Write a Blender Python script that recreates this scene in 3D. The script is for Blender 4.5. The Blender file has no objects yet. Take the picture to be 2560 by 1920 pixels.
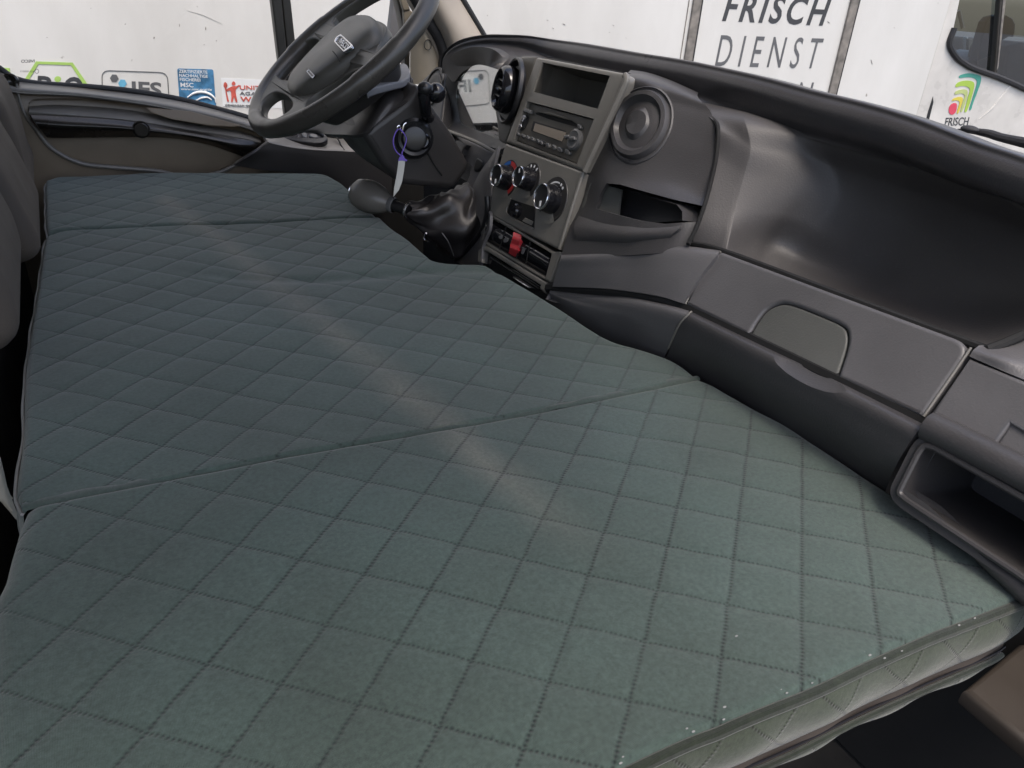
import bpy, bmesh, math, random
import numpy as np
from mathutils import Vector, Matrix
random.seed(7)
rng = np.random.RandomState(3)
SC = bpy.context.scene
COL = SC.collection

# ------------------------------------------------------------------ camera
CAM = np.array([-0.16012056, -0.66535271, 0.47277246])
R = np.array([[0.8739885225837045, -0.18239807946419104, 0.4504164772737872],
              [-0.4820354933939168, -0.4427674312041422, 0.7560415233129517],
              [0.061529224767069894, -0.87788834282764, -0.47489600127491444]])
R = np.linalg.svd(R)[0] @ np.linalg.svd(R)[2]
FPX = 1900.0
cd = bpy.data.cameras.new('camera')
cam = bpy.data.objects.new('camera', cd)
COL.objects.link(cam)
cd.sensor_width = 36.0
cd.lens = 36.0 * FPX / 2560.0
cd.clip_start = 0.02
cd.clip_end = 500
M = Matrix.Identity(4)
for r_ in range(3):
    M[r_][0] = R[r_, 0]; M[r_][1] = -R[r_, 1]; M[r_][2] = -R[r_, 2]; M[r_][3] = CAM[r_]
cam.matrix_world = M
SC.camera = cam

# ------------------------------------------------------------------ light
SUN_EL, SUN_AZ = math.radians(66), math.radians(262)     # direction the light comes from (azimuth in the x/y plane)
world = bpy.data.worlds.new('World'); SC.world = world
world.use_nodes = True
wn = world.node_tree
bg = wn.nodes['Background']
sky = wn.nodes.new('ShaderNodeTexSky')
sky.sky_type = 'NISHITA'; sky.sun_disc = False
sky.sun_elevation = SUN_EL
sky.sun_rotation = math.pi / 2 - SUN_AZ
sky.air_density = 0.9; sky.dust_density = 4.0; sky.ozone_density = 0.5
wn.links.new(sky.outputs[0], bg.inputs[0])
bg.inputs[1].default_value = 0.15
sl = bpy.data.lights.new('sun', 'SUN'); sun = bpy.data.objects.new('sun', sl); COL.objects.link(sun)
sl.energy = 0.75; sl.angle = math.radians(20); sl.color = (1.0, 0.955, 0.89)
sdir = Vector((math.cos(SUN_EL) * math.cos(SUN_AZ), math.cos(SUN_EL) * math.sin(SUN_AZ), math.sin(SUN_EL)))
sun.rotation_euler = sdir.to_track_quat('Z', 'Y').to_euler()
SC.view_settings.view_transform = 'Standard'
SC.view_settings.look = 'None'
SC.view_settings.gamma = 1.0
SC.view_settings.exposure = 1.30

# ------------------------------------------------------------------ reading points of the place
ZO = {'s': (0, 0, 1), 'z1': (0, 0, 3.657), 'z2': (518.4, 0, 4), 'z3': (950.5, 69.1, 4), 'z4': (1002.3, 0, 1.8285),
      'z5': (708.5, 216, 4), 'z6': (1157.8, 241.9, 2.0983), 'zp': (829.5, 0, 8), 'zq': (950.5, 103.7, 8),
      'zr': (1814.5, 648, 2.4002), 'zt': (1019.6, 449.3, 8), 'zs': (0, 328.3, 5.6466), 'zw': (518.4, 155.5, 6.095),
      'zg': (1935.5, 0, 4.799), 'zl': (0, 311, 1.92), 'zn': (1296.1, 1123.3, 2.4151), 'zc': (1071.4, 207.4, 8)}
K = 1.15732
def ray(t, x, y):
    o = ZO[t]
    px, py = (o[0] + x / o[2]) * K, (o[1] + y / o[2]) * K
    return R @ np.array([(px - 1280) / FPX, (py - 960) / FPX, 1.0])
def at(t, x, y, X=None, Y=None, Z=None, pl=None, h=0.0):
    d = ray(t, x, y)
    if X is not None: s = (X - CAM[0]) / d[0]
    elif Y is not None: s = (Y - CAM[1]) / d[1]
    elif Z is not None: s = (Z - CAM[2]) / d[2]
    else:
        O, n = np.array(pl[0]), np.array(pl[1])
        s = np.dot(O + n * h - CAM, n) / np.dot(d, n)
    return CAM + d * s
def ats(t, pts, **kw):
    return [at(t, p[0], p[1], **kw) for p in pts]
def atx(t, pts):                      # points (x, y, X)
    return [at(t, p[0], p[1], X=p[2]) for p in pts]
def unit(v):
    v = np.array(v, float); return v / np.linalg.norm(v)

# ------------------------------------------------------------------ materials
def nodes(m):
    m.use_nodes = True
    nt = m.node_tree
    return nt, nt.nodes['Principled BSDF']
def plastic(name, col, rough=0.5, grain=900, bump=0.12, spec=0.5, var=0.12, coat=0.0, metal=0.0, scale2=9.0, dust=0.0):
    m = bpy.data.materials.new(name); nt, b = nodes(m)
    tc = nt.nodes.new('ShaderNodeTexCoord')
    n2 = nt.nodes.new('ShaderNodeTexNoise'); n2.inputs['Scale'].default_value = scale2; n2.inputs['Detail'].default_value = 6
    nt.links.new(tc.outputs['Object'], n2.inputs['Vector'])
    mr = nt.nodes.new('ShaderNodeMapRange')
    mr.inputs[1].default_value = 0.3; mr.inputs[2].default_value = 0.7
    mr.inputs[3].default_value = 1 - var; mr.inputs[4].default_value = 1 + var
    nt.links.new(n2.outputs[0], mr.inputs[0])
    mx = nt.nodes.new('ShaderNodeVectorMath'); mx.operation = 'SCALE'
    mx.inputs[0].default_value = col
    nt.links.new(mr.outputs[0], mx.inputs['Scale'])
    if dust:
        nd = nt.nodes.new('ShaderNodeTexNoise'); nd.inputs['Scale'].default_value = 240; nd.inputs['Detail'].default_value = 4; nd.inputs['Roughness'].default_value = 0.8
        nt.links.new(tc.outputs['Object'], nd.inputs['Vector'])
        dr_ = nt.nodes.new('ShaderNodeMapRange'); dr_.inputs[1].default_value = 0.58; dr_.inputs[2].default_value = 0.80; dr_.inputs[3].default_value = 0; dr_.inputs[4].default_value = dust
        nt.links.new(nd.outputs[0], dr_.inputs[0])
        mdx = nt.nodes.new('ShaderNodeMix'); mdx.data_type = 'RGBA'; nt.links.new(dr_.outputs[0], mdx.inputs[0])
        nt.links.new(mx.outputs[0], mdx.inputs[6]); mdx.inputs[7].default_value = (0.22, 0.21, 0.19, 1)
        nt.links.new(mdx.outputs[2], b.inputs['Base Color'])
    else:
        nt.links.new(mx.outputs[0], b.inputs['Base Color'])
    mr2 = nt.nodes.new('ShaderNodeMapRange')
    mr2.inputs[1].default_value = 0.3; mr2.inputs[2].default_value = 0.7
    mr2.inputs[3].default_value = rough * 0.82; mr2.inputs[4].default_value = min(1, rough * 1.2)
    nt.links.new(n2.outputs[0], mr2.inputs[0]); nt.links.new(mr2.outputs[0], b.inputs['Roughness'])
    b.inputs['Specular IOR Level'].default_value = spec
    b.inputs['Coat Weight'].default_value = coat
    b.inputs['Metallic'].default_value = metal
    if bump:
        n = nt.nodes.new('ShaderNodeTexNoise'); n.inputs['Scale'].default_value = grain; n.inputs['Detail'].default_value = 2
        nt.links.new(tc.outputs['Object'], n.inputs['Vector'])
        bp = nt.nodes.new('ShaderNodeBump'); bp.inputs['Strength'].default_value = bump; bp.inputs['Distance'].default_value = 0.001
        nt.links.new(n.outputs[0], bp.inputs['Height']); nt.links.new(bp.outputs[0], b.inputs['Normal'])
    return m
MT = {}
MT['dash'] = plastic('charcoal dash plastic', (0.043, 0.041, 0.042), 0.44, grain=420, bump=0.3, dust=.18)
MT['dash_soft'] = plastic('soft charcoal plastic', (0.042, 0.040, 0.042), 0.32, grain=420, bump=0.3, dust=.25)
MT['tray'] = plastic('tray plastic', (0.050, 0.047, 0.047), 0.53, grain=420, bump=0.3, dust=.22)
MT['lid'] = plastic('glovebox plastic', (0.092, 0.089, 0.091), 0.46, grain=420, bump=0.3, dust=.15)
MT['latch'] = plastic('latch plastic', (0.085, 0.086, 0.079), 0.48, grain=420, bump=0.3, dust=.15)
MT['console'] = plastic('satin taupe fascia', (0.165, 0.156, 0.138), 0.36, bump=0.05, dust=.15)
MT['console_dark'] = plastic('satin dark taupe fascia', (0.10, 0.094, 0.082), 0.4, bump=0.05)
MT['radio'] = plastic('radio face', (0.085, 0.078, 0.066), 0.40, bump=0.05)
MT['button'] = plastic('glossy grey button', (0.10, 0.10, 0.10), 0.22, bump=0)
MT['black'] = plastic('black plastic', (0.012, 0.012, 0.013), 0.35, bump=0.05)
MT['gloss'] = plastic('glossy black plastic', (0.010, 0.010, 0.012), 0.12, bump=0)
MT['void'] = plastic('matt black', (0.004, 0.004, 0.004), 0.9, bump=0)
MT['chrome'] = plastic('satin chrome', (0.72, 0.72, 0.74), 0.18, bump=0, metal=1.0, var=0.03)
MT['lcd'] = plastic('unlit radio display', (0.27, 0.23, 0.185), 0.25, bump=0, var=0.02)
MT['red'] = plastic('red switch', (0.50, 0.035, 0.045), 0.35, bump=0)
MT['redmark'] = plastic('red print', (0.38, 0.03, 0.03), 0.5, bump=0)
MT['bluemark'] = plastic('blue print', (0.02, 0.11, 0.36), 0.5, bump=0)
MT['white'] = plastic('white print', (0.75, 0.75, 0.75), 0.5, bump=0, var=0.02)
MT['leather'] = plastic('worn wheel leather', (0.050, 0.046, 0.040), 0.30, grain=500, bump=0.18, var=0.25)
MT['hub'] = plastic('wheel hub plastic', (0.074, 0.071, 0.062), 0.40, grain=600, bump=0.15)
MT['shroud'] = plastic('column shroud plastic', (0.030, 0.028, 0.027), 0.42, grain=500)
MT['shroud_light'] = plastic('column cover plastic', (0.14, 0.14, 0.145), 0.55, grain=500)
MT['door'] = plastic('door panel plastic', (0.17, 0.135, 0.095), 0.36, grain=500)
MT['door_grey'] = plastic('grey door trim', (0.17, 0.16, 0.145), 0.36, grain=500)
MT['handle'] = plastic('dark pull handle', (0.014, 0.012, 0.010), 0.25, grain=500, bump=0.06)
MT['pillar'] = plastic('warm grey pillar trim', (0.30, 0.265, 0.22), 0.6, grain=500)
MT['pillar_dark'] = plastic('olive grey pillar trim', (0.17, 0.15, 0.115), 0.55, grain=500)
MT['rubber'] = plastic('black rubber', (0.012, 0.012, 0.013), 0.6)
MT['window_frame'] = plastic('window channel', (0.030, 0.027, 0.022), 0.4)
MT['seat'] = plastic('taupe seat fabric', (0.062, 0.050, 0.039), 0.85, grain=700, bump=0.4)
MT['cream'] = plastic('cream plastic', (0.17, 0.16, 0.13), 0.5)
MT['gaiter'] = plastic('black leather', (0.024, 0.022, 0.022), 0.42, grain=350, bump=0.3)
MT['knob'] = plastic('worn knob leather', (0.12, 0.112, 0.10), 0.30, grain=400, bump=0.05)
MT['purple'] = plastic('purple string', (0.16, 0.10, 0.50), 0.6, bump=0)
MT['tag'] = plastic('pale tag', (0.50, 0.50, 0.46), 0.5, bump=0)
MT['piping'] = plastic('pale grey piping', (0.20, 0.20, 0.19), 0.7, grain=1200, bump=0.5)
MT['zip'] = plastic('brown zip tape', (0.045, 0.034, 0.026), 0.7, grain=1200, bump=0.4)
MT['strip'] = plastic('weathered grey strip', (0.17, 0.155, 0.135), 0.6, grain=60, bump=0.3, var=0.4, scale2=30)
MT['ink'] = plastic('dark grey lettering', (0.040, 0.042, 0.045), 0.5, bump=0)
MT['ink_mid'] = plastic('grey lettering', (0.10, 0.102, 0.105), 0.5, bump=0)
MT['st_green'] = plastic('green sticker', (0.34, 0.52, 0.12), 0.5, bump=0)
MT['st_blue'] = plastic('worn blue sticker', (0.045, 0.16, 0.29), 0.5, bump=0, var=0.45, scale2=40)
MT['st_lightblue'] = plastic('light blue sticker', (0.12, 0.37, 0.52), 0.5, bump=0)
MT['st_red'] = plastic('red sticker', (0.50, 0.09, 0.065), 0.5, bump=0, var=0.2, scale2=40)
MT['st_teal'] = plastic('teal sticker', (0.05, 0.26, 0.20), 0.5, bump=0)
MT['st_yellow'] = plastic('yellow sticker', (0.55, 0.46, 0.06), 0.5, bump=0)
MT['st_lime'] = plastic('lime sticker', (0.30, 0.44, 0.06), 0.5, bump=0)
MT['st_pale'] = plastic('pale green sticker', (0.38, 0.44, 0.17), 0.5, bump=0)
MT['st_pink'] = plastic('crimson sticker', (0.58, 0.06, 0.10), 0.5, bump=0)
MT['st_white'] = plastic('white film', (0.66, 0.67, 0.66), 0.4, bump=0, var=0.03)
MT['sill'] = plastic('worn taupe sill', (0.032, 0.025, 0.019), 0.6)
MT['added_headliner'] = plastic('pale added cab lining', (0.55, 0.54, 0.51), 0.9)
MT['floor'] = plastic('rubber floor', (0.003, 0.003, 0.003), 0.8)
MT['asphalt'] = plastic('asphalt', (0.05, 0.05, 0.05), 0.9, grain=60, bump=0.5)
MT['bodywhite'] = plastic('white van paint', (0.53, 0.515, 0.48), 0.3, bump=0)

def truck_paint():
    m = bpy.data.materials.new('weathered white box wall'); nt, b = nodes(m)
    tc = nt.nodes.new('ShaderNodeTexCoord')
    n1 = nt.nodes.new('ShaderNodeTexNoise'); n1.inputs['Scale'].default_value = 1.6; n1.inputs['Detail'].default_value = 8; n1.inputs['Roughness'].default_value = 0.65
    mp = nt.nodes.new('ShaderNodeMapping'); mp.inputs['Scale'].default_value = (1.0, 1.0, 0.35)
    nt.links.new(tc.outputs['Object'], mp.inputs[0]); nt.links.new(mp.outputs[0], n1.inputs['Vector'])
    r1 = nt.nodes.new('ShaderNodeValToRGB')
    r1.color_ramp.elements[0].position = 0.3; r1.color_ramp.elements[0].color = (0.52, 0.51, 0.475, 1)
    r1.color_ramp.elements[1].position = 0.62; r1.color_ramp.elements[1].color = (0.63, 0.622, 0.588, 1)
    nt.links.new(n1.outputs[0], r1.inputs[0])
    n2 = nt.nodes.new('ShaderNodeTexNoise'); n2.inputs['Scale'].default_value = 26; n2.inputs['Detail'].default_value = 3
    nt.links.new(tc.outputs['Object'], n2.inputs['Vector'])
    r2 = nt.nodes.new('ShaderNodeValToRGB')
    r2.color_ramp.elements[0].position = 0.74; r2.color_ramp.elements[0].color = (1, 1, 1, 1)
    r2.color_ramp.elements[1].position = 0.79; r2.color_ramp.elements[1].color = (0.45, 0.43, 0.4, 1)
    nt.links.new(n2.outputs[0], r2.inputs[0])
    mx = nt.nodes.new('ShaderNodeMix'); mx.data_type = 'RGBA'; mx.blend_type = 'MULTIPLY'; mx.inputs[0].default_value = 1
    nt.links.new(r1.outputs[0], mx.inputs[6]); nt.links.new(r2.outputs[0], mx.inputs[7])
    nt.links.new(mx.outputs[2], b.inputs['Base Color'])
    b.inputs['Roughness'].default_value = 0.45
    return m
MT['truck'] = truck_paint()

def fabric(name, col, streak=True, stitch=1.0):
    m = bpy.data.materials.new(name); nt, b = nodes(m)
    L = nt.links
    def N(t, **kw):
        n = nt.nodes.new(t)
        for k, v in kw.items(): setattr(n, k, v)
        return n
    def math_(op, a, b_=None, c=None):
        n = N('ShaderNodeMath', operation=op)
        for i, v in enumerate((a, b_, c)):
            if v is None: continue
            if isinstance(v, (int, float)): n.inputs[i].default_value = v
            else: L.new(v, n.inputs[i])
        return n.outputs[0]
    tc = N('ShaderNodeTexCoord')
    uv = N('ShaderNodeUVMap', uv_map='quilt')
    sp = N('ShaderNodeSeparateXYZ'); L.new(uv.outputs[0], sp.inputs[0])
    wob = N('ShaderNodeTexNoise'); wob.inputs['Scale'].default_value = 40; L.new(tc.outputs['Object'], wob.inputs['Vector'])
    wv = math_('MULTIPLY', math_('SUBTRACT', wob.outputs[0], 0.5), 0.05)
    def line(c, other, width):
        d = math_('ABSOLUTE', math_('SUBTRACT', math_('FRACT', math_('ADD', math_('ADD', c, 0.5), wv)), 0.5))
        core = math_('SMOOTHSTEP', d, 0, 0) if False else math_('SUBTRACT', 1.0, math_('MINIMUM', math_('DIVIDE', d, width), 1.0))
        dash = math_('MULTIPLY_ADD', math_('SINE', math_('MULTIPLY', other, 2 * math.pi * 15)), 0.5, 0.5)
        return core, dash
    la, da = line(sp.outputs[0], sp.outputs[1], 0.045)
    lb, db = line(sp.outputs[1], sp.outputs[0], 0.042)
    ha = math_('MULTIPLY', la, math_('MULTIPLY_ADD', da, 0.55, 0.45))
    hb = math_('MULTIPLY', lb, math_('MULTIPLY_ADD', db, 0.8, 0.2))
    fade = N('ShaderNodeTexNoise'); fade.inputs['Scale'].default_value = 5.0; L.new(tc.outputs['Object'], fade.inputs['Vector'])
    fm = N('ShaderNodeMapRange'); fm.inputs[1].default_value = 0.35; fm.inputs[2].default_value = 0.6; fm.inputs[3].default_value = 0.7; fm.inputs[4].default_value = 1.0
    L.new(fade.outputs[0], fm.inputs[0])
    st = math_('MULTIPLY', math_('MULTIPLY', math_('MAXIMUM', ha, math_('MULTIPLY', hb, 0.9)), fm.outputs[0]), stitch)
    # heathered fabric
    n1 = N('ShaderNodeTexNoise'); n1.inputs['Scale'].default_value = 210; n1.inputs['Detail'].default_value = 5; n1.inputs['Roughness'].default_value = 0.75
    L.new(tc.outputs['Object'], n1.inputs['Vector'])
    n2 = N('ShaderNodeTexNoise'); n2.inputs['Scale'].default_value = 4; n2.inputs['Detail'].default_value = 5
    L.new(tc.outputs['Object'], n2.inputs['Vector'])
    f1 = N('ShaderNodeMapRange'); f1.inputs[1].default_value = 0.25; f1.inputs[2].default_value = 0.75; f1.inputs[3].default_value = 0.62; f1.inputs[4].default_value = 1.38
    L.new(n1.outputs[0], f1.inputs[0])
    f2 = N('ShaderNodeMapRange'); f2.inputs[1].default_value = 0.3; f2.inputs[2].default_value = 0.7; f2.inputs[3].default_value = 0.80; f2.inputs[4].default_value = 1.20
    L.new(n2.outputs[0], f2.inputs[0])
    hue = N('ShaderNodeMix', data_type='RGBA'); L.new(n2.outputs[0], hue.inputs[0])
    hue.inputs[6].default_value = (col[0] * 1.06, col[1] * 0.99, col[2] * 0.93, 1)
    hue.inputs[7].default_value = (col[0] * 0.94, col[1] * 1.02, col[2] * 1.07, 1)
    last = hue.outputs[2]
    if streak:      # paler mottled tan band running across the cover
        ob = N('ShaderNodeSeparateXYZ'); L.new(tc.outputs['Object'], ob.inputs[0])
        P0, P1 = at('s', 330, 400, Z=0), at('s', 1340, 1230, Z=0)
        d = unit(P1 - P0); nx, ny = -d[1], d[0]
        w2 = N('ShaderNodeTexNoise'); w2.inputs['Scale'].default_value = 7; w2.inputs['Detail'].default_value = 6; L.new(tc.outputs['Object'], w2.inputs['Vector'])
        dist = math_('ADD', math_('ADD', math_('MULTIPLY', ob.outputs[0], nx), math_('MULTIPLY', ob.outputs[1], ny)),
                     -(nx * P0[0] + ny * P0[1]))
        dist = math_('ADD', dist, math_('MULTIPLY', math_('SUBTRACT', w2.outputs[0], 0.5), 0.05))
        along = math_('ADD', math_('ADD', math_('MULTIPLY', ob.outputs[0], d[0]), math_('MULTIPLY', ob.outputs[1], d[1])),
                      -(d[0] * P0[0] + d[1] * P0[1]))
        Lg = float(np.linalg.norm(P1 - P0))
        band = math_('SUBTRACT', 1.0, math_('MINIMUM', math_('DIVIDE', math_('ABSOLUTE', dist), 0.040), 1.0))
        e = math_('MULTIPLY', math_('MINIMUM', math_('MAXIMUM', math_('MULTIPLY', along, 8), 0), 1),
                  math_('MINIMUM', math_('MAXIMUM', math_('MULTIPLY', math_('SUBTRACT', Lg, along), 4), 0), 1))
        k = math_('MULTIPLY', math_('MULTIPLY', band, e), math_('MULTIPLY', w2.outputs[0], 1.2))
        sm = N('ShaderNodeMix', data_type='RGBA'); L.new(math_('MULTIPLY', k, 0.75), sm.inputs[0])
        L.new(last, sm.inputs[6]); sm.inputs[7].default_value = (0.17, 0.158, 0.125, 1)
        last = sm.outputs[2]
    fac = math_('MULTIPLY', math_('MULTIPLY', f1.outputs[0], f2.outputs[0]), math_('SUBTRACT', 1.0, math_('MULTIPLY', st, 0.85)))
    vs = N('ShaderNodeVectorMath', operation='SCALE'); L.new(last, vs.inputs[0]); L.new(fac, vs.inputs['Scale'])
    L.new(vs.outputs[0], b.inputs['Base Color'])
    b.inputs['Roughness'].default_value = 0.95
    b.inputs['Specular IOR Level'].default_value = 0.15
    b.inputs['Sheen Weight'].default_value = 0.25
    b.inputs['Sheen Roughness'].default_value = 0.5
    # weave
    wv1 = N('ShaderNodeTexWave'); wv1.inputs['Scale'].default_value = 330; wv1.inputs['Distortion'].default_value = 1.5
    L.new(tc.outputs['Object'], wv1.inputs['Vector'])
    hgt = math_('ADD', math_('MULTIPLY', wv1.outputs['Fac'], 0.35), math_('MULTIPLY', n1.outputs[0], 0.8))
    hgt = math_('SUBTRACT', hgt, math_('MULTIPLY', st, 1.6))
    bp = N('ShaderNodeBump'); bp.inputs['Strength'].default_value = 0.45; bp.inputs['Distance'].default_value = 0.0016
    L.new(hgt, bp.inputs['Height']); L.new(bp.outputs[0], b.inputs['Normal'])
    return m
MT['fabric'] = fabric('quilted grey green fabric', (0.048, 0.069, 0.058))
MT['fabric_seam'] = fabric('seam binding fabric', (0.044, 0.058, 0.049), streak=False, stitch=0.0)
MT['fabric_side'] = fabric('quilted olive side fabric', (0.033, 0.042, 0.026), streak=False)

def glass(name, refl=0.06, tint=(1, 1, 1), rough=0.0):
    m = bpy.data.materials.new(name); m.use_nodes = True; nt = m.node_tree; nt.nodes.clear()
    out = nt.nodes.new('ShaderNodeOutputMaterial'); mix = nt.nodes.new('ShaderNodeMixShader')
    tr = nt.nodes.new('ShaderNodeBsdfTransparent'); tr.inputs[0].default_value = (*tint, 1)
    gl = nt.nodes.new('ShaderNodeBsdfGlossy'); gl.inputs['Roughness'].default_value = rough
    mix.inputs[0].default_value = refl
    nt.links.new(tr.outputs[0], mix.inputs[1]); nt.links.new(gl.outputs[0], mix.inputs[2]); nt.links.new(mix.outputs[0], out.inputs[0])
    return m
MT['glass'] = glass('clear glass', 0.035)
MT['cab_glass'] = glass('greenish cab glass', 0.28, (0.72, 0.80, 0.77))
MT['lens'] = glass('instrument lens', 0.62, (0.8, 0.85, 0.85), 0.03)

# ------------------------------------------------------------------ object helpers
def thing(name, label, cat, loc=(0, 0, 0), group=None):
    o = bpy.data.objects.new(name, None); COL.objects.link(o)
    o.location = Vector(loc); o.empty_display_size = 0.1
    o['label'] = label; o['category'] = cat
    if group: o['group'] = group
    return o
def wloc(o):
    v = Vector((0, 0, 0))
    while o is not None:
        v += o.location; o = o.parent
    return v
def link(name, me, mat, parent=None, sharp=35, kind=None, label=None):
    if mat is not None:
        me.materials.clear(); me.materials.append(MT[mat] if isinstance(mat, str) else mat)
    for p in me.polygons: p.use_smooth = True
    if sharp: me.set_sharp_from_angle(angle=math.radians(sharp))
    o = bpy.data.objects.new(name, me); COL.objects.link(o)
    if parent is not None:
        o.parent = parent; o.location = -wloc(parent)
    if kind: o['kind'] = kind
    if label: o['label'] = label
    return o
def base_origin(o, loc):              # top-level single mesh: origin at its base
    loc = Vector(loc)
    o.data.transform(Matrix.Translation(-loc)); o.location = loc
def raw(verts, faces):
    me = bpy.data.meshes.new('m'); me.from_pydata([tuple(float(c) for c in v) for v in verts], [], faces); me.update()
    return me
from mathutils.bvhtree import BVHTree
def bvh_of(me):
    return BVHTree.FromPolygons([v.co.copy() for v in me.vertices], [tuple(p.vertices) for p in me.polygons])
def hit(b, t, x, y, lift=0.0):        # where the sight line meets an already built surface
    d = Vector(ray(t, x, y)).normalized()
    p, n, i, dist = b.ray_cast(Vector(CAM), d)
    if p is None: raise ValueError('no surface at %s %s %s' % (t, x, y))
    if n.dot(d) > 0: n = -n
    return np.array(p + n * lift)
def fixn(me):
    bm = bmesh.new(); bm.from_mesh(me); bmesh.ops.remove_doubles(bm, verts=bm.verts, dist=1e-6)
    bmesh.ops.recalc_face_normals(bm, faces=bm.faces); bm.to_mesh(me); bm.free(); me.update(); return me
def join(*mes):
    bm = bmesh.new()
    for m in mes: bm.from_mesh(m)
    me = bpy.data.meshes.new('m'); bm.to_mesh(me); bm.free(); return me
def crs(pts, n, closed=False):        # Catmull-Rom, centripetal-free, n samples by index
    P = np.array(pts, float); m = len(P)
    if m == 2 and not closed:
        return np.array([P[0] + (P[1] - P[0]) * t for t in np.linspace(0, 1, n)])
    out = []
    T = np.linspace(0, m if closed else m - 1, n, endpoint=not closed)
    for t in T:
        i = int(math.floor(t)); i = min(i, m - 1 if closed else m - 2); f = t - i
        if closed: p0, p1, p2, p3 = P[(i - 1) % m], P[i % m], P[(i + 1) % m], P[(i + 2) % m]
        else:
            p1, p2 = P[i], P[i + 1]
            p0 = P[i - 1] if i > 0 else 2 * p1 - p2
            p3 = P[i + 2] if i + 2 < m else 2 * p2 - p1
        out.append(0.5 * (2 * p1 + (p2 - p0) * f + (2 * p0 - 5 * p1 + 4 * p2 - p3) * f * f + (3 * p1 - p0 - 3 * p2 + p3) * f ** 3))
    return np.array(out)
def even(pts, n, closed=False):       # smooth curve resampled evenly by length
    c = crs(pts, max(200, 20 * len(pts)), closed)
    if closed: c = np.vstack([c, c[:1]])
    s = np.r_[0, np.cumsum(np.linalg.norm(np.diff(c, axis=0), axis=1))]
    q = np.linspace(0, s[-1], n + 1 if closed else n)
    if closed: q = q[:-1]
    return np.stack([np.interp(q, s, c[:, k]) for k in range(c.shape[1])], 1)
def gridfaces(nu, nv, cu=False):
    f = []
    for i in range(nu if cu else nu - 1):
        for j in range(nv - 1):
            a = i * nv + j; b = ((i + 1) % nu) * nv + j
            f.append((a, b, b + 1, a + 1))
    return f
def patch(rows, nu=40, nv=30, thick=0.006, smooth_v=True):
    rr = [crs(r, nu) for r in rows]                       # each row: along u
    cols = []
    for i in range(nu):
        c = [r[i] for r in rr]
        if smooth_v: cols.append(crs(c, nv))
        else:
            t = np.linspace(0, len(c) - 1, nv); cc = np.array(c)
            cols.append(np.stack([np.interp(t, range(len(c)), cc[:, k]) for k in range(3)], 1))
    G = np.array(cols)
    verts = list(G.reshape(-1, 3)); faces = gridfaces(nu, nv)
    if thick:
        me = raw(verts, faces)
        nr = np.zeros(len(verts) * 3); me.vertices.foreach_get('normal', nr); nr = nr.reshape(-1, 3)
        mid = G[nu // 2, nv // 2]; nm = nr[(nu // 2) * nv + nv // 2]
        sgn = -1 if np.dot(nm, CAM - mid) > 0 else 1      # thickness goes away from the viewer's side
        V2 = np.array(verts) + nr * thick * sgn
        n0 = len(verts)
        allv = verts + list(V2)
        fs = faces + [tuple(n0 + k for k in reversed(f)) for f in faces]
        rim = [i * nv for i in range(nu)] + [(nu - 1) * nv + j for j in range(1, nv)] + [i * nv + nv - 1 for i in range(nu - 2, -1, -1)] + [j for j in range(nv - 2, 0, -1)]
        for a, b in zip(rim, rim[1:] + rim[:1]): fs.append((a, b, n0 + b, n0 + a))
        return fixn(raw(allv, fs))
    return raw(verts, faces)
def tube(pts, r, n=10, closed=False, samples=None, caps=True, flat=1.0):
    P = np.array(pts, float)
    if samples: P = even(P, samples, closed)
    m = len(P)
    rad = r if hasattr(r, '__len__') else [r] * m
    if len(rad) != m: rad = np.interp(np.linspace(0, 1, m), np.linspace(0, 1, len(rad)), rad)
    T = np.array([(P[(i + 1) % m] - P[i - 1]) if closed else P[min(i + 1, m - 1)] - P[max(i - 1, 0)] for i in range(m)])
    T /= np.linalg.norm(T, axis=1)[:, None] + 1e-12
    up = np.array([0, 0, 1.0]) if abs(T[0][2]) < 0.9 else np.array([1.0, 0, 0])
    a = unit(np.cross(T[0], up)); verts = []
    for i in range(m):
        a = unit(a - T[i] * np.dot(a, T[i])); b = np.cross(T[i], a)
        for k in range(n):
            t = 2 * math.pi * k / n
            verts.append(P[i] + rad[i] * (a * math.cos(t) + b * math.sin(t) * flat))
    f = []
    for i in range(m if closed else m - 1):
        for k in range(n):
            A = i * n + k; B = i * n + (k + 1) % n; C = ((i + 1) % m) * n + (k + 1) % n; D = ((i + 1) % m) * n + k
            f.append((A, B, C, D))
    if not closed and caps:
        f.append(tuple(range(n - 1, -1, -1))); f.append(tuple((m - 1) * n + k for k in range(n)))
    return fixn(raw(verts, f))
def frame(n, hint=(0, 0, 1)):
    n = unit(n); x = np.cross(hint, n)
    if np.linalg.norm(x) < 1e-3: x = np.cross((1, 0, 0), n)
    x = unit(x); y = np.cross(n, x); return x, y, n
def lathe(O, axis, prof, n=40, sx=1.0, hint=(0, 0, 1), arc=None):
    x, y, z = frame(axis, hint); O = np.array(O, float); verts = []; m = len(prof)
    a0, a1 = (0, 2 * math.pi) if arc is None else arc
    for i in range(n if arc is None else n + 1):
        t = a0 + (a1 - a0) * i / n
        for r, h in prof: verts.append(O + x * r * math.cos(t) * sx + y * r * math.sin(t) + z * h)
    nu = n if arc is None else n + 1
    return fixn(raw(verts, gridfaces(nu, m, cu=arc is None)))
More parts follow.
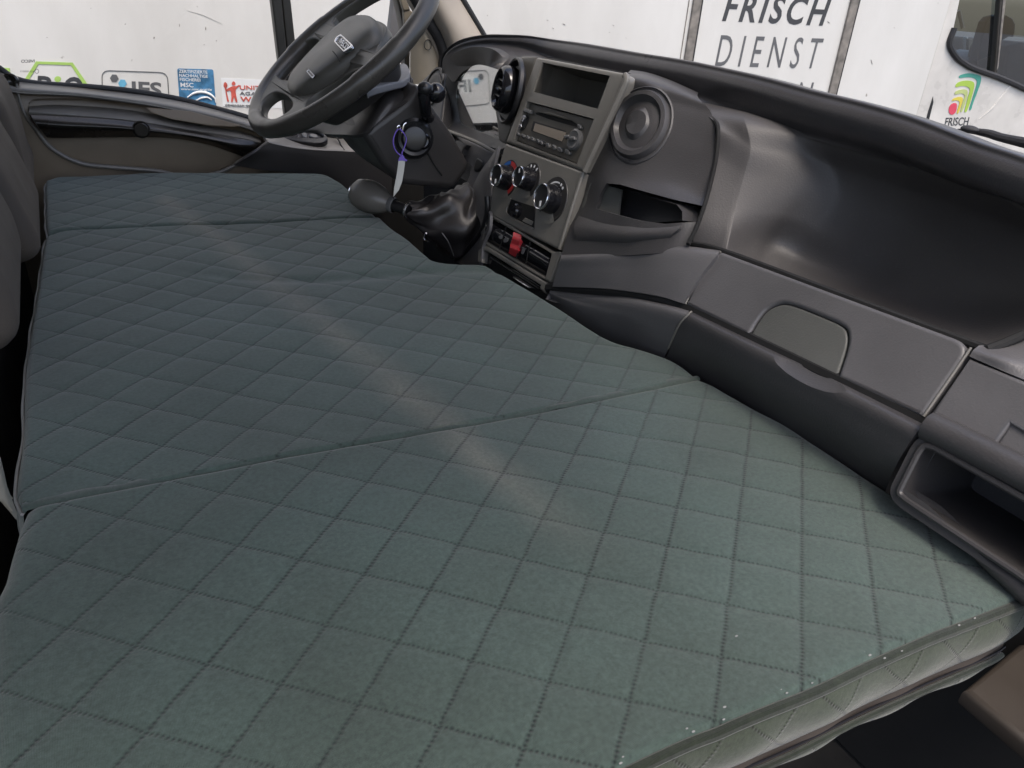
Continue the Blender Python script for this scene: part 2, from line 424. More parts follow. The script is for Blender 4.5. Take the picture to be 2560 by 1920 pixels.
def fillet(P, r, seg=5):
    P = np.array(P, float); m = len(P); out = []
    rr = r if hasattr(r, '__len__') else [r] * m
    for i in range(m):
        a, b, c = P[i - 1], P[i], P[(i + 1) % m]
        u, v = a - b, c - b; lu, lv = np.linalg.norm(u), np.linalg.norm(v)
        if rr[i] <= 0 or lu < 1e-9 or lv < 1e-9: out.append(b); continue
        d = min(rr[i], lu * 0.49, lv * 0.49)
        p, q = b + u / lu * d, b + v / lv * d
        for k in range(seg + 1):
            t = k / seg; out.append((1 - t) ** 2 * p + 2 * t * (1 - t) * b + t * t * q)
    return np.array(out)
def curve_mesh(cu):
    o = bpy.data.objects.new('tmp', cu); COL.objects.link(o)
    dg = bpy.context.evaluated_depsgraph_get()
    me = bpy.data.meshes.new_from_object(o.evaluated_get(dg))
    bpy.data.objects.remove(o); bpy.data.curves.remove(cu)
    return me
def plate(outline, n, depth, bevel=0.0, holes=(), r=0.0, hr=0.0, smooth=0, hsmooth=0, front=0.0, seg=2):
    """solid plate: outline in the plane through its mean with normal n; its front face at +front, body behind it"""
    P = np.array(outline, float); O = P.mean(0); x, y, z = frame(n)
    to2 = lambda Q: np.stack([(np.array(Q) - O) @ x, (np.array(Q) - O) @ y], 1)
    loops = []
    o2 = to2(P)
    if smooth: o2 = even(o2, smooth, True)
    elif np.any(np.array(r) > 0): o2 = fillet(o2, r)
    loops.append(o2)
    for hh in holes:
        h2 = to2(hh)
        if hsmooth: h2 = even(h2, hsmooth, True)
        elif np.any(np.array(hr) > 0): h2 = fillet(h2, hr)
        loops.append(h2)
    cu = bpy.data.curves.new('c', 'CURVE'); cu.dimensions = '2D'; cu.fill_mode = 'BOTH'
    cu.extrude = max(depth / 2 - bevel, 1e-5); cu.bevel_depth = bevel; cu.bevel_resolution = seg; cu.offset = -bevel
    for l in loops:
        s = cu.splines.new('POLY'); s.points.add(len(l) - 1); s.use_cyclic_u = True
        for p, c in zip(s.points, l): p.co = (c[0], c[1], 0, 1)
    me = curve_mesh(cu)
    B = Matrix([[x[0], y[0], z[0], 0], [x[1], y[1], z[1], 0], [x[2], y[2], z[2], 0], [0, 0, 0, 1]])
    C = O + z * (front - depth / 2)
    me.transform(Matrix.Translation(Vector(C)) @ B)
    return me
def prism(loop, vec, cap_back=True, cap_front=False):
    m = len(loop); L2 = [np.array(p) + np.array(vec) for p in loop]
    f = [(i, (i + 1) % m, m + (i + 1) % m, m + i) for i in range(m)]
    if cap_back: f.append(tuple(range(m, 2 * m)))
    if cap_front: f.append(tuple(range(m - 1, -1, -1)))
    return fixn(raw(list(loop) + L2, f))
def loft(loops, caps=(True, True)):
    m = len(loops[0]); verts = [p for l in loops for p in l]; f = []
    for i in range(len(loops) - 1):
        for k in range(m):
            f.append((i * m + k, i * m + (k + 1) % m, (i + 1) * m + (k + 1) % m, (i + 1) * m + k))
    if caps[0]: f.append(tuple(range(m - 1, -1, -1)))
    if caps[1]: f.append(tuple((len(loops) - 1) * m + k for k in range(m)))
    return fixn(raw(verts, f))
def box(O, x, y, z, sx, sy, sz, bev=0.0):
    bm = bmesh.new(); bmesh.ops.create_cube(bm, size=1.0)
    Mx = Matrix([[x[0] * sx, y[0] * sy, z[0] * sz, O[0]], [x[1] * sx, y[1] * sy, z[1] * sz, O[1]], [x[2] * sx, y[2] * sy, z[2] * sz, O[2]], [0, 0, 0, 1]])
    bmesh.ops.transform(bm, matrix=Mx, verts=bm.verts)
    if bev: bmesh.ops.bevel(bm, geom=bm.edges[:], offset=bev, segments=3, profile=0.5, affect='EDGES')
    bmesh.ops.recalc_face_normals(bm, faces=bm.faces)
    me = bpy.data.meshes.new('m'); bm.to_mesh(me); bm.free(); return me
def ball(O, axes, n=24):
    bm = bmesh.new(); bmesh.ops.create_uvsphere(bm, u_segments=n, v_segments=n // 2, radius=1.0)
    A = np.array(axes).T
    Mx = Matrix([[*A[0], O[0]], [*A[1], O[1]], [*A[2], O[2]], [0, 0, 0, 1]])
    bmesh.ops.transform(bm, matrix=Mx, verts=bm.verts); bmesh.ops.recalc_face_normals(bm, faces=bm.faces)
    me = bpy.data.meshes.new('m'); bm.to_mesh(me); bm.free(); return me
def boolean(me, cutter):
    a = bpy.data.objects.new('a', me); b = bpy.data.objects.new('b', cutter); COL.objects.link(a); COL.objects.link(b)
    md = a.modifiers.new('x', 'BOOLEAN'); md.object = b; md.operation = 'DIFFERENCE'; md.solver = 'EXACT'
    dg = bpy.context.evaluated_depsgraph_get()
    out = bpy.data.meshes.new_from_object(a.evaluated_get(dg))
    bpy.data.objects.remove(a); bpy.data.objects.remove(b); return out
def subsurf(me, lv=2):
    a = bpy.data.objects.new('a', me); COL.objects.link(a)
    md = a.modifiers.new('s', 'SUBSURF'); md.levels = lv; md.render_levels = lv
    dg = bpy.context.evaluated_depsgraph_get(); out = bpy.data.meshes.new_from_object(a.evaluated_get(dg))
    bpy.data.objects.remove(a); return out
def text(s, BL, BR, TL, n, depth=0.0008, bold=0.0, space=1.0, mirror=False):
    """lettering whose box runs BL->BR along its base line and BL->TL up"""
    cu = bpy.data.curves.new('t', 'FONT'); cu.body = s; cu.extrude = 0.0; cu.offset = bold; cu.space_character = space
    cu.resolution_u = 4
    me = curve_mesh(cu)
    co = np.zeros(len(me.vertices) * 3); me.vertices.foreach_get('co', co); co = co.reshape(-1, 3)
    mn, mxx = co.min(0), co.max(0)
    u = (co[:, 0] - mn[0]) / (mxx[0] - mn[0]); v = (co[:, 1] - mn[1]) / (mxx[1] - mn[1])
    if mirror: u = 1 - u
    BL, BR, TL, n = map(lambda q: np.array(q, float), (BL, BR, TL, n)); n = unit(n)
    W = BL + u[:, None] * (BR - BL) + v[:, None] * (TL - BL) + n * depth
    me.vertices.foreach_set('co', W.reshape(-1)); me.update()
    # give the lettering thickness
    bm = bmesh.new(); bm.from_mesh(me)
    bmesh.ops.recalc_face_normals(bm, faces=bm.faces)
    g = bmesh.ops.extrude_face_region(bm, geom=bm.faces[:])
    vs = [e for e in g['geom'] if isinstance(e, bmesh.types.BMVert)]
    bmesh.ops.translate(bm, verts=vs, vec=Vector(-n * depth * 0.9))
    bmesh.ops.recalc_face_normals(bm, faces=bm.faces)
    bm.to_mesh(me); bm.free()
    return me

# ================================================================== THE SETTING
GZ = -1.30
gr = raw([(-60, -60, GZ), (60, -60, GZ), (60, 60, GZ), (-60, 60, GZ)], [(0, 1, 2, 3)])
link('ground', gr, 'asphalt', kind='structure')

# ================================================================== DELIVERY TRUCK ALONGSIDE
TD = unit((0.955, -0.297, 0)); TN = unit((-0.297, -0.955, 0)); TO = np.array([0.3, 2.7, 0]); TP = (TO, TN)
def tw(a, z, d=0.0): return TO + TD * a + TN * d + np.array([0, 0, z])
truck = thing('delivery_truck', 'white delivery truck parked alongside, with lettering, food stickers and fan emblem', 'truck', tw(0, GZ, -1.0))
gap_a = float((at('zg', 570, 0, pl=TP) - TO) @ TD); gap_b = float((at('zg', 210, 1230, pl=TP) - TO) @ TD)
AG = (gap_a + gap_b) / 2
body = box(tw((AG - 3.6) / 2, 0.95, -1.1), TD, TN, np.array([0, 0, 1.0]), AG + 3.6 - 0.008, 2.2, 3.1)
link('box_body', body, 'truck', truck)
def on_truck(t, pts, **k): return ats(t, pts, pl=TP, **k)
# vertical strips framing the lettered panel
for q in ([(905, 0), (938, 0), (897, 240), (866, 238)], [(1527, 0), (1556, 0), (1466, 372), (1434, 370)]):
    P = on_truck('z4', q); a0 = np.mean([(p - TO) @ TD for p in (P[0], P[3])]); a1 = np.mean([(p - TO) @ TD for p in (P[1], P[2])])
    link('trim_strip', plate([tw(a0, -0.6), tw(a1, -0.6), tw(a1, 2.3), tw(a0, 2.3)], TN, 0.02, 0.003, front=0.012), 'strip', truck)
    w = (a1 - a0)
    link('trim_edge', plate([tw(a1, -0.6), tw(a1 + w * 0.22, -0.6), tw(a1 + w * 0.22, 2.3), tw(a1, 2.3)], TN, 0.012, 0.001, front=0.006), 'rubber', truck)
for q in ([(896, 0), (851, 228)], [(1552, 0), (1473, 362)]):
    a0 = np.mean([(p - TO) @ TD for p in on_truck('z4', q)])
    link('panel_seam', plate([tw(a0 - 0.004, -0.6), tw(a0, -0.6), tw(a0, 2.3), tw(a0 - 0.004, 2.3)], TN, 0.004, front=0.002), 'strip', truck)
def ttext(name, s, t, bl, br, tl, mat, bold=0.0, mirror=False, space=1.0, d=0.0012):
    A, B, Cc = at(t, *bl, pl=TP), at(t, *br, pl=TP), at(t, *tl, pl=TP)
    h = (Cc - A)[2]; lean = ((Cc - A) @ TD)
    link(name, text(s, A, B, A + np.array([0, 0, h]) + TD * lean, TN, d, bold, space), mat, truck, sharp=30)
ttext('lettering', 'FRISCH', 'z4', (1018, 84), (1415, 103), (1052, -30), 'ink', 0.022, space=1.25)
ttext('lettering', 'DIENST', 'z4', (990, 262), (1390, 272), (1016, 137), 'ink_mid', 0.0, space=1.6)
ttext('lettering', 'UNION', 'z4', (985, 437), (1352, 440), (1010, 318), 'ink_mid', 0.0, space=1.6)
# --- stickers low on the box wall
def sticker(name, t, pts, mat, front=0.002, r=0.0, holes=(), smooth=0, par=None, hr=0.0):
    return link(name, plate(on_truck(t, pts), TN, 0.0016, front=front, r=r, holes=[on_truck(t, h) for h in holes], smooth=smooth, hr=hr), mat, par or truck, sharp=30)
# organic mark: green hexagon outline with the word inside
hexo = [(285, 484), (575, 494), (730, 720), (590, 930), (270, 920), (150, 700)]
hexi = [(305, 506), (560, 515), (695, 720), (575, 905), (285, 897), (185, 700)]
sticker('organic_mark', 'z1', hexo, 'st_green', holes=[hexi])
sticker('organic_mark_tail', 'z1', [(-60, 530), (78, 538), (86, 640), (-40, 640)], 'st_green')
ttext('organic_lettering', 'B', 'z1', (285, 790), (410, 795), (300, 598), 'ink', 0.012)
ttext('organic_lettering', 'i', 'z1', (418, 795), (470, 797), (432, 600), 'st_green', 0.03)
ttext('organic_lettering', 'O', 'z1', (490, 797), (650, 803), (505, 603), 'ink', 0.02)
# food standard mark: outlined box, two hexagons, letters
fo = [(800, 552), (1325, 570), (1345, 900), (815, 880)]; fi = [(806, 558), (1319, 576), (1339, 894), (821, 874)]
sticker('standard_mark', 'z1', fo, 'ink_mid', holes=[fi], r=0.03, hr=0.027)
def hexagon(cx, cy, r): return [(cx + r * math.cos(a) * 1.0, cy + r * math.sin(a)) for a in [math.radians(60 * k + 3) for k in range(6)]]
sticker('standard_mark_hexagon', 'z1', hexagon(903, 618, 34), 'ink_mid')
sticker('standard_mark_hexagon', 'z1', hexagon(968, 658, 34), 'st_lightblue')
ttext('standard_lettering', 'IFS', 'z1', (1045, 760), (1280, 770), (1040, 640), 'ink_mid', 0.025)
# fishery mark: worn blue label
sticker('fishery_label', 'z1', [(1400, 540), (1685, 548), (1712, 900), (1425, 885)], 'st_blue', r=0.008)
ttext('fishery_lettering', 'ZERTIFIZIERTE', 'z1', (1415, 573), (1640, 582), (1413, 549), 'st_white', 0.01, d=0.0032)
ttext('fishery_lettering', 'NACHHALTIGE', 'z1', (1418, 606), (1643, 615), (1416, 582), 'st_white', 0.01, d=0.0032)
ttext('fishery_lettering', 'FISCHEREI', 'z1', (1422, 638), (1584, 644), (1420, 614), 'st_white', 0.01, d=0.0032)
ttext('fishery_lettering', 'MSC', 'z1', (1428, 686), (1530, 690), (1426, 651), 'st_white', 0.01, d=0.0032)
ttext('fishery_lettering', 'www.msc.org/de', 'z1', (1430, 716), (1674, 722), (1428, 692), 'st_white', 0.006, d=0.0032)
sw = [at('z1', x, y, pl=TP, h=0.004) for x, y in [(1480, 770), (1530, 738), (1590, 727), (1650, 740), (1695, 775), (1705, 810)]]
link('fishery_swoosh', tube(sw, [0.002, 0.0045, 0.005, 0.0045, 0.002], 8, samples=24), 'st_white', truck)
sw = [at('z1', x, y, pl=TP, h=0.004) for x, y in [(1540, 800), (1590, 775), (1640, 770), (1672, 790)]]
link('fishery_swoosh', tube(sw, [0.002, 0.004, 0.002], 8, samples=18), 'st_white', truck)
# campaign mark: figure with spoon and words
sticker('campaign_label', 'z1', [(1745, 615), (2330, 640), (2345, 860), (1760, 840)], 'st_white', front=0.001)
def blob(name, pts, mat='st_red'): sticker(name, 'z1', pts, mat, front=0.003, smooth=40)
blob('campaign_figure', [(1832, 655), (1845, 642), (1858, 652), (1860, 665), (1846, 674), (1833, 668)])
blob('campaign_figure', [(1782, 712), (1815, 690), (1850, 678), (1868, 680), (1893, 668), (1890, 680), (1868, 700), (1862, 725), (1870, 770), (1876, 806), (1862, 804), (1848, 765), (1838, 806), (1826, 804), (1828, 755), (1820, 712), (1795, 722)])
blob('campaign_figure', [(1768, 660), (1780, 647), (1794, 662), (1797, 685), (1788, 700), (1804, 780), (1810, 800), (1797, 803), (1792, 785), (1778, 700), (1768, 685)])
ttext('campaign_lettering', 'UNITED', 'z1', (1895, 706), (2145, 716), (1893, 672), 'st_red', 0.012, d=0.0032)
ttext('campaign_lettering', 'AGAINST', 'z1', (1895, 748), (2150, 758), (1893, 722), 'ink_mid', 0.0, d=0.0032)
ttext('campaign_lettering', 'WASTE', 'z1', (1900, 802), (2165, 812), (1898, 762), 'st_red', 0.016, d=0.0032)
ttext('campaign_lettering', 'GEMEINSAM GEGEN', 'z1', (1780, 838), (2030, 845), (1779, 822), 'ink_mid', 0.0, d=0.0032)
# small scuffs on the wall
for (x, y, sx, sy) in [(q0, q1, q2 * .7, q3 * .7) for q0, q1, q2, q3 in [(1217, 298, 7, 12), (1418, 200, 3, 18), (1625, 225, 4, 20), (1613, 353, 6, 4), (1710, 322, 7, 4), (990, 190, 9, 4), (372, 296, 5, 4), (718, 65, 4, 3)]]:
    sticker('scuff_mark', 'z1', [(x - sx, y + sy * .6), (x - sx * .3, y - sy), (x + sx * .8, y - sy * .7), (x + sx, y + sy * .3), (x, y + sy)], 'strip', front=0.0012, smooth=14)
for (x, y, sx, sy) in [(q0, q1, q2 * .6, q3 * .6) for q0, q1, q2, q3 in [(330, 80, 6, 3), (395, 96, 10, 6), (352, 112, 6, 4), (590, 100, 6, 4), (575, 128, 4, 3), (1440, 88, 8, 6), (1610, 245, 5, 16), (640, 150, 3, 3), (1700, 110, 4, 3)]]:
    sticker('scuff_mark', 'z4', [(x - sx, y - sy), (x, y - sy * .4), (x + sx, y + sy), (x, y + sy * .5)], 'strip', front=0.0012, smooth=14)
sticker('scratch_mark', 'z1', [(1480, 84), (1600, 118), (1750, 186), (1600, 120)], 'strip', front=0.0012)

# --- cab of the truck, right of the gap
CP = (TO - TN * 0.01, TN)
win = [(680, -160), (662, 0), (600, 290), (547, 455), (620, 590), (700, 655), (780, 700), (900, 745), (1010, 782), (1160, 842), (1320, 915), (1480, 985), (1600, 985), (1620, -160)]
a_g = AG + 0.004
cabout = [tw(a_g, -0.95, -0.01), tw(a_g + 2.6, -0.95, -0.01), tw(a_g + 2.6, 0.55, -0.01), tw(a_g + 1.9, 1.4, -0.01), tw(a_g, 1.4, -0.01)]
link('cab_side', plate(cabout, TN, 0.04, 0.004, holes=[ats('zg', win, pl=CP)]), 'bodywhite', truck)
link('cab_roof', box(tw(a_g + 0.95, 1.42, -1.0), TD, TN, np.array([0, 0, 1.]), 1.9, 2.0, 0.05), 'bodywhite', truck)
wo = ats('zg', win, pl=CP)
link('cab_window_seal', tube([p + TN * 0.004 for p in wo[2:12]], 0.014, 8, samples=50), 'rubber', truck)
link('cab_glass', raw([p - TN * 0.02 for p in wo], [tuple(range(len(wo)))]), 'cab_glass', truck, sharp=0)
link('cab_window_bar', plate(ats('zg', [(1075, -160), (1128, -160), (1120, 0), (1040, 778), (1005, 770), (1068, 0)], pl=CP), TN, 0.03, 0.004, front=0.006), 'window_frame', truck)
link('cab_window_bar_edge', plate(ats('zg', [(1110, -160), (1132, -160), (1124, 0), (1046, 700), (1030, 730)], pl=CP), TN, 0.02, 0.002, front=0.010), 'strip', truck)
# inside of the truck cab, seen through its window
def cabdeep(d): return (TO - TN * d, TN)
link('cab_far_door', plate(ats('zg', [(300, 340), (740, 385), (1100, 410), (1900, 470), (1900, 1700), (300, 1700)], pl=cabdeep(1.7)), TN, 0.05, 0.01), 'dash', truck)
link('cab_far_post', plate(ats('zg', [(725, 385), (750, 385), (748, 620), (728, 620)], pl=cabdeep(1.62)), TN, 0.03, 0.004), 'st_white', truck)
link('cab_far_panel', plate(ats('zg', [(752, 405), (872, 420), (835, 605), (748, 615)], pl=cabdeep(1.60)), TN, 0.03, 0.004), 'cream', truck)
hr = ats('zg', [(835, 640), (870, 430), (930, 230), (980, 180), (1060, 158), (1150, 160), (1215, 190), (1245, 250), (1240, 330), (1225, 385)], pl=cabdeep(0.55))
hi = ats('zg', [(1205, 370), (1205, 260), (1180, 215), (1150, 195), (1110, 420), (1060, 560)], pl=cabdeep(0.55))
link('cab_mirror', plate(hr + hi, TN, 0.06, 0.01), 'rubber', truck)
link('cab_seat', plate(ats('zg', [(1100, 700), (1140, 520), (1215, 470), (1420, 480), (1500, 900), (1150, 900)], pl=cabdeep(0.7)), TN, 0.3, 0.03, smooth=40), 'seat', truck)
link('cab_dash_clutter', plate(ats('zg', [(560, 620), (760, 640), (860, 600), (1020, 560), (1100, 700), (1000, 860), (600, 860)], pl=cabdeep(0.9)), TN, 0.3, 0.03, smooth=40), 'shroud', truck)
link('cab_far_frame', tube(ats('zg', [(650, 110), (670, 200), (690, 290)], pl=cabdeep(1.5)), 0.012, 8), 'pillar', truck)
link('cab_seam', plate(ats('zg', [(382, 1000), (386, 1060), (335, 1262), (305, 1262), (330, 1160)], pl=CP), TN, 0.008, front=0.002), 'rubber', truck)
link('cab_crease', plate(ats('zg', [(1195, 860), (1210, 865), (1010, 1120), (860, 1235), (990, 1120)], pl=CP), TN, 0.006, 0.001, front=0.004), 'bodywhite', truck)
def cabmark(name, pts, mat, smooth=60):
    link(name, plate(ats('zg', pts, pl=CP), TN, 0.0016, front=0.002, smooth=smooth), mat, truck, sharp=30)
cabmark('fan_emblem_stroke', [(648, 795), (665, 778), (720, 763), (780, 760), (860, 780), (880, 800), (876, 850), (850, 930), (800, 1060), (775, 1138), (757, 1140), (760, 1118), (800, 990), (832, 880), (835, 835), (800, 808), (740, 800), (660, 808), (648, 806)], 'st_teal')
cabmark('fan_emblem_stroke', [(613, 890), (635, 858), (690, 838), (760, 836), (800, 850), (810, 885), (795, 960), (760, 1080), (730, 1155), (712, 1165), (710, 1140), (740, 1020), (762, 940), (755, 912), (720, 895), (670, 892), (622, 904)], 'st_lime')
cabmark('fan_emblem_stroke', [(606, 965), (625, 942), (680, 926), (725, 930), (740, 950), (735, 1000), (712, 1080), (685, 1150), (668, 1165), (668, 1140), (690, 1060), (708, 1000), (700, 978), (670, 968), (612, 980)], 'st_pale')
cabmark('fan_emblem_stroke', [(578, 1040), (600, 1018), (650, 1004), (685, 1010), (690, 1040), (672, 1100), (645, 1170), (630, 1178), (632, 1150), (655, 1070), (645, 1045), (610, 1040), (580, 1046)], 'st_yellow')
cabmark('fan_emblem_dot', [(545, 1140), (555, 1100), (590, 1070), (622, 1072), (630, 1095), (620, 1150), (600, 1180), (572, 1188), (550, 1170)], 'st_pink')
def ctext(s, bl, br, tl, mat, bold):
    A, B, Cc = at('zg', *bl, pl=CP), at('zg', *br, pl=CP), at('zg', *tl, pl=CP)
    link('cab_lettering', text(s, A, B, Cc, TN, 0.0012, bold), mat, truck, sharp=30)
ctext('FRISCH', (500, 1306), (742, 1300), (518, 1219), 'ink', 0.012)
ctext('DIENST', (480, 1432), (718, 1424), (498, 1345), 'ink', 0.0)

# ================================================================== CAB SHELL
fl = box((0.25, 0.5, -0.80), (1, 0, 0), (0, 1, 0), (0, 0, 1), 1.8, 2.3, 0.06)
link('cab_floor', fl, 'floor', kind='structure')
shell = thing('cab_roof', 'pale cab headliner and rear wall out of view, added to shade the cab', 'roof', (-0.3, 0.45, 1.15))  # unseen roof and rear wall, added to darken the cab and its reflections
link('added_headliner', patch([[(-1.0, -.80, 1.06), (-.3, -.80, 1.10), (.42, -.70, 1.10)], [(-1.0, .45, 1.16), (-.3, .45, 1.22), (.55, .45, 1.19)], [(-1.0, 1.5, 1.10), (-.3, 1.47, 1.16), (.42, 1.38, 1.15)]], 16, 16, .03), 'added_headliner', shell)  # near side carried past the door line to keep sun off the mattress
link('added_rear_wall', box((-1.02, .45, .18), (1, 0, 0), (0, 1, 0), (0, 0, 1), .03, 2.1, 1.95), 'added_headliner', shell)
link('added_rear_pillar', box((-.78, 1.5, .18), (1, 0, 0), (0, 1, 0), (0, 0, 1), .45, .05, 1.95), 'added_headliner', shell)
bulk = thing('footwell_bulkhead', 'black footwell bulkhead in the dark below the dashboard', 'bulkhead', (0.95, 0.5, -0.77))
link('panel', box((0.92, 0.5, -0.32), (1, 0, 0), (0, 1, 0), (0, 0, 1), 0.04, 2.1, 0.88), 'void', bulk)
link('side_wall', box((0.66, 1.50, -0.34), (1, 0, 0), (0, 1, 0), (0, 0, 1), 0.60, 0.03, 0.80), 'void', bulk)
link('toe_board', box((0.90, 1.05, -0.02), (1, 0, 0), (0, 1, 0), (0, 0, 1), 0.04, 0.9, 0.34), 'void', bulk)
seatbase = thing('bench_plinth', 'black plinth under the mattress, in the dark beside the door sill', 'plinth', (0.0, 0.5, -0.77))
link('base_box', box((0.02, 0.55, -0.44), (1, 0, 0), (0, 1, 0), (0, 0, 1), 0.46, 1.7, 0.60, 0.02), 'void', seatbase)
link('rear_box', box((-0.56, .58, -.40), (1, 0, 0), (0, 1, 0), (0, 0, 1), .50, 1.8, .74, .02), 'void', seatbase)
ds = plate(ats('zn', [(1900, 880), (2212, 1145), (2600, 1460), (2700, 600), (2190, 640)], Z=-0.30), (0, 0, 1), 0.03, 0.008)
o = link('door_sill', ds, 'sill'); c_ = sum((v.co for v in o.data.vertices), Vector()) / len(o.data.vertices)
base_origin(o, c_); o['label'] = 'taupe door sill at the black floor beside the mattress corner'; o['category'] = 'door sill'

ws = thing('windscreen', 'clear windscreen above the black dashboard, with a wiper behind it', 'windscreen', (1.12, 0.5, 0.28))
link('pane', patch([[(1.02, 1.42, .29), (1.15, .5, .29), (1.02, -.5, .29)], [(.78, 1.38, .70), (.90, .5, .70), (.78, -.5, .70)], [(.50, 1.32, 1.15), (.60, .5, 1.15), (.50, -.45, 1.15)]], 24, 16, 0), 'glass', ws, sharp=0)
wp = thing('windscreen_wiper', 'black wiper arm lying across the lower right of the windscreen', 'wiper', at('zg', 740, 1340, X=1.22))
link('arm', tube(atx('zg', [(590, 1352, 1.22), (700, 1352, 1.22), (800, 1358, 1.22), (960, 1385, 1.22), (1090, 1425, 1.21), (1327, 1478, 1.2), (1700, 1560, 1.2)]), [0.002, 0.005, 0.007, 0.007, 0.008, 0.009, 0.009], 10, samples=40), 'rubber', wp)
link('pivot_cap', ball(at('zg', 765, 1338, X=1.21), [(0.012, 0, 0), (0, 0.016, 0), (0, 0, 0.006)]), 'rubber', wp)

# ================================================================== MATTRESS
C = 0.0625
AW = np.array([0.04521286, -0.04235937]); BW = np.array([-0.04669968, -0.04235937])
GI = np.linalg.inv(np.stack([AW, BW], 1))
def quilt_uv(me, off):
    uv = me.uv_layers.new(name='quilt')
    co = np.zeros(len(me.vertices) * 3); me.vertices.foreach_get('co', co); co = co.reshape(-1, 3)
    g = co[:, :2] @ GI.T + np.array(off)
    li = np.zeros(len(me.loops), int); me.loops.foreach_get('vertex_index', li)
    uv.data.foreach_set('uv', g[li].reshape(-1))
def noise2(x, y, s, seed):
    r = np.random.RandomState(seed); v = 0
    for k in range(7):
        a = r.uniform(0, 2 * math.pi); f = s * r.uniform(0.5, 1.6)
        v = v + np.sin((x * math.cos(a) + y * math.sin(a)) * f + r.uniform(0, 6.3))
    return v / 7
def seg_dist(P, line):
    best = np.full(len(P), 1e9)
    for a, b in zip(line[:-1], line[1:]):
        d = b - a; L2 = (d * d).sum()
        t = np.clip(((P - a) @ d) / max(L2, 1e-12), 0, 1)
        best = np.minimum(best, np.linalg.norm(P - (a + t[:, None] * d), axis=1))
    return best
TH = 0.095
def quilt_panel(near, far, left, right, nu, nv, off, radii, z0=0.0, skirts='lrnf', seed=1):
    N_, F_, L_, R_ = [even(np.array(c)[:, :2], m) for c, m in ((near, nu), (far, nu), (left, nv), (right, nv))]
    u = np.linspace(0, 1, nu)[:, None, None]; v = np.linspace(0, 1, nv)[None, :, None]
    S = (1 - v) * N_[:, None] + v * F_[:, None] + (1 - u) * L_[None] + u * R_[None] - (
        (1 - u) * (1 - v) * N_[0] + u * (1 - v) * N_[-1] + (1 - u) * v * F_[0] + u * v * F_[-1])
    P = S.reshape(-1, 2)
    z = np.full(len(P), z0)
    drop = np.zeros(len(P)); away = np.ones(len(P))
    for ln, r in zip((L_, R_, N_, F_), radii):
        d = seg_dist(P, ln); q = np.clip(r - d, 0, r)
        drop = np.maximum(drop, r - np.sqrt(np.maximum(r * r - q * q, 0)))
        away = np.minimum(away, np.clip(d / 0.03, 0.25, 1))
    g = P @ GI.T + np.array(off)
    wob = 0.025 * noise2(P[:, 0], P[:, 1], 40, 11)
    di = np.abs(g[:, 0] + wob - np.round(g[:, 0] + wob)) * C; dj = np.abs(g[:, 1] + wob - np.round(g[:, 1] + wob)) * C
    pil = 0.0010 * (np.exp(-(di / 0.0055) ** 2) + 0.85 * np.exp(-(dj / 0.0055) ** 2)) + 0.0002 * (np.exp(-(di / 0.016) ** 2) + np.exp(-(dj / 0.016) ** 2))
    z -= np.minimum(pil, 0.0055) * away
    z += 0.0050 * noise2(P[:, 0], P[:, 1], 14, seed) - 0.0035 * np.exp(-((P[:, 0] * .35 + P[:, 1] - .62 + .03 * np.sin(P[:, 0] * 11)) / .018) ** 2) * np.clip((P[:, 0] + .1) * 4, 0, 1) + 0.0010 * noise2(P[:, 0], P[:, 1], 55, seed + 5)
    z -= drop
    V = np.c_[P, z]; G = V.reshape(nu, nv, 3)
    faces = gridfaces(nu, nv); verts = list(V)
    def skirt(line, outn):
        n0 = len(verts); k = 6; out = []
        for p in line:
            for q in range(k + 1):
                t = q / k
                out.append(np.array([p[0] + outn[0] * 0.006 * math.sin(math.pi * t), p[1] + outn[1] * 0.006 * math.sin(math.pi * t), p[2] * (1 - t) + (z0 - TH) * t]))
        verts.extend(out); faces.extend([tuple(n0 + c for c in f) for f in gridfaces(len(line), k + 1)])
    if 'l' in skirts: skirt(G[0], (-1, 0))
    if 'r' in skirts: skirt(G[-1], (1, 0))
    if 'n' in skirts: skirt(G[:, 0], (0, -1))
    if 'f' in skirts: skirt(G[:, -1], (0, 1))
    me = raw(verts, faces); fixn(me); quilt_uv(me, off)
    return me, G
mat = thing('mattress', 'grey green quilted folding mattress spread across the van seats', 'mattress', (0.1, 0.4, -TH))
seam = ats('s', [(46, 1096), (300, 1046), (560, 998), (965, 925), (1230, 872), (1512, 816)], Z=0)
NL = np.array([-0.285, -0.42, 0])
m_left = ats('s', [(46, 1096), (30, 1132), (12, 1190), (-2, 1240), (-40, 1380)], Z=0)
near_left = [NL, *m_left[::-1]]
near_edge = [NL, *ats('zn', [(100, 1290), (650, 1050), (1100, 868), (1500, 684), (1900, 520), (2180, 408)], Z=0), at('s', 2226, 1276, Z=0)]
near_right = ats('s', [(2226, 1276), (2214, 1252), (2100, 1176), (1930, 1060), (1800, 978), (1700, 915), (1640, 884), (1580, 850), (1545, 829), (1512, 816)], Z=0)
me, Gn = quilt_panel(near_edge, seam, near_left, near_right, 220, 130, (0, 0), (0.02, 0.012, 0.006, 0.006), skirts='lr', seed=2)
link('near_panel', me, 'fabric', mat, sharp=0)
mid_left = ats('s', [(46, 1096), (36, 1078), (31, 1050), (47, 926), (50, 821), (62, 728), (78, 623), (94, 519), (101, 505)], Z=0)
mid_right = ats('s', [(1512, 816), (1470, 783), (1430, 765), (1380, 748), (1330, 734), (1280, 708), (1230, 676), (1180, 645), (1153, 628), (1098, 594), (1063, 573), (1033, 566), (951, 562), (921, 547), (883, 515), (848, 490), (822, 466)], Z=0)
mid_far = ats('s', [(101, 505), (150, 493), (300, 487), (500, 480), (700, 472), (822, 466)], Z=0)
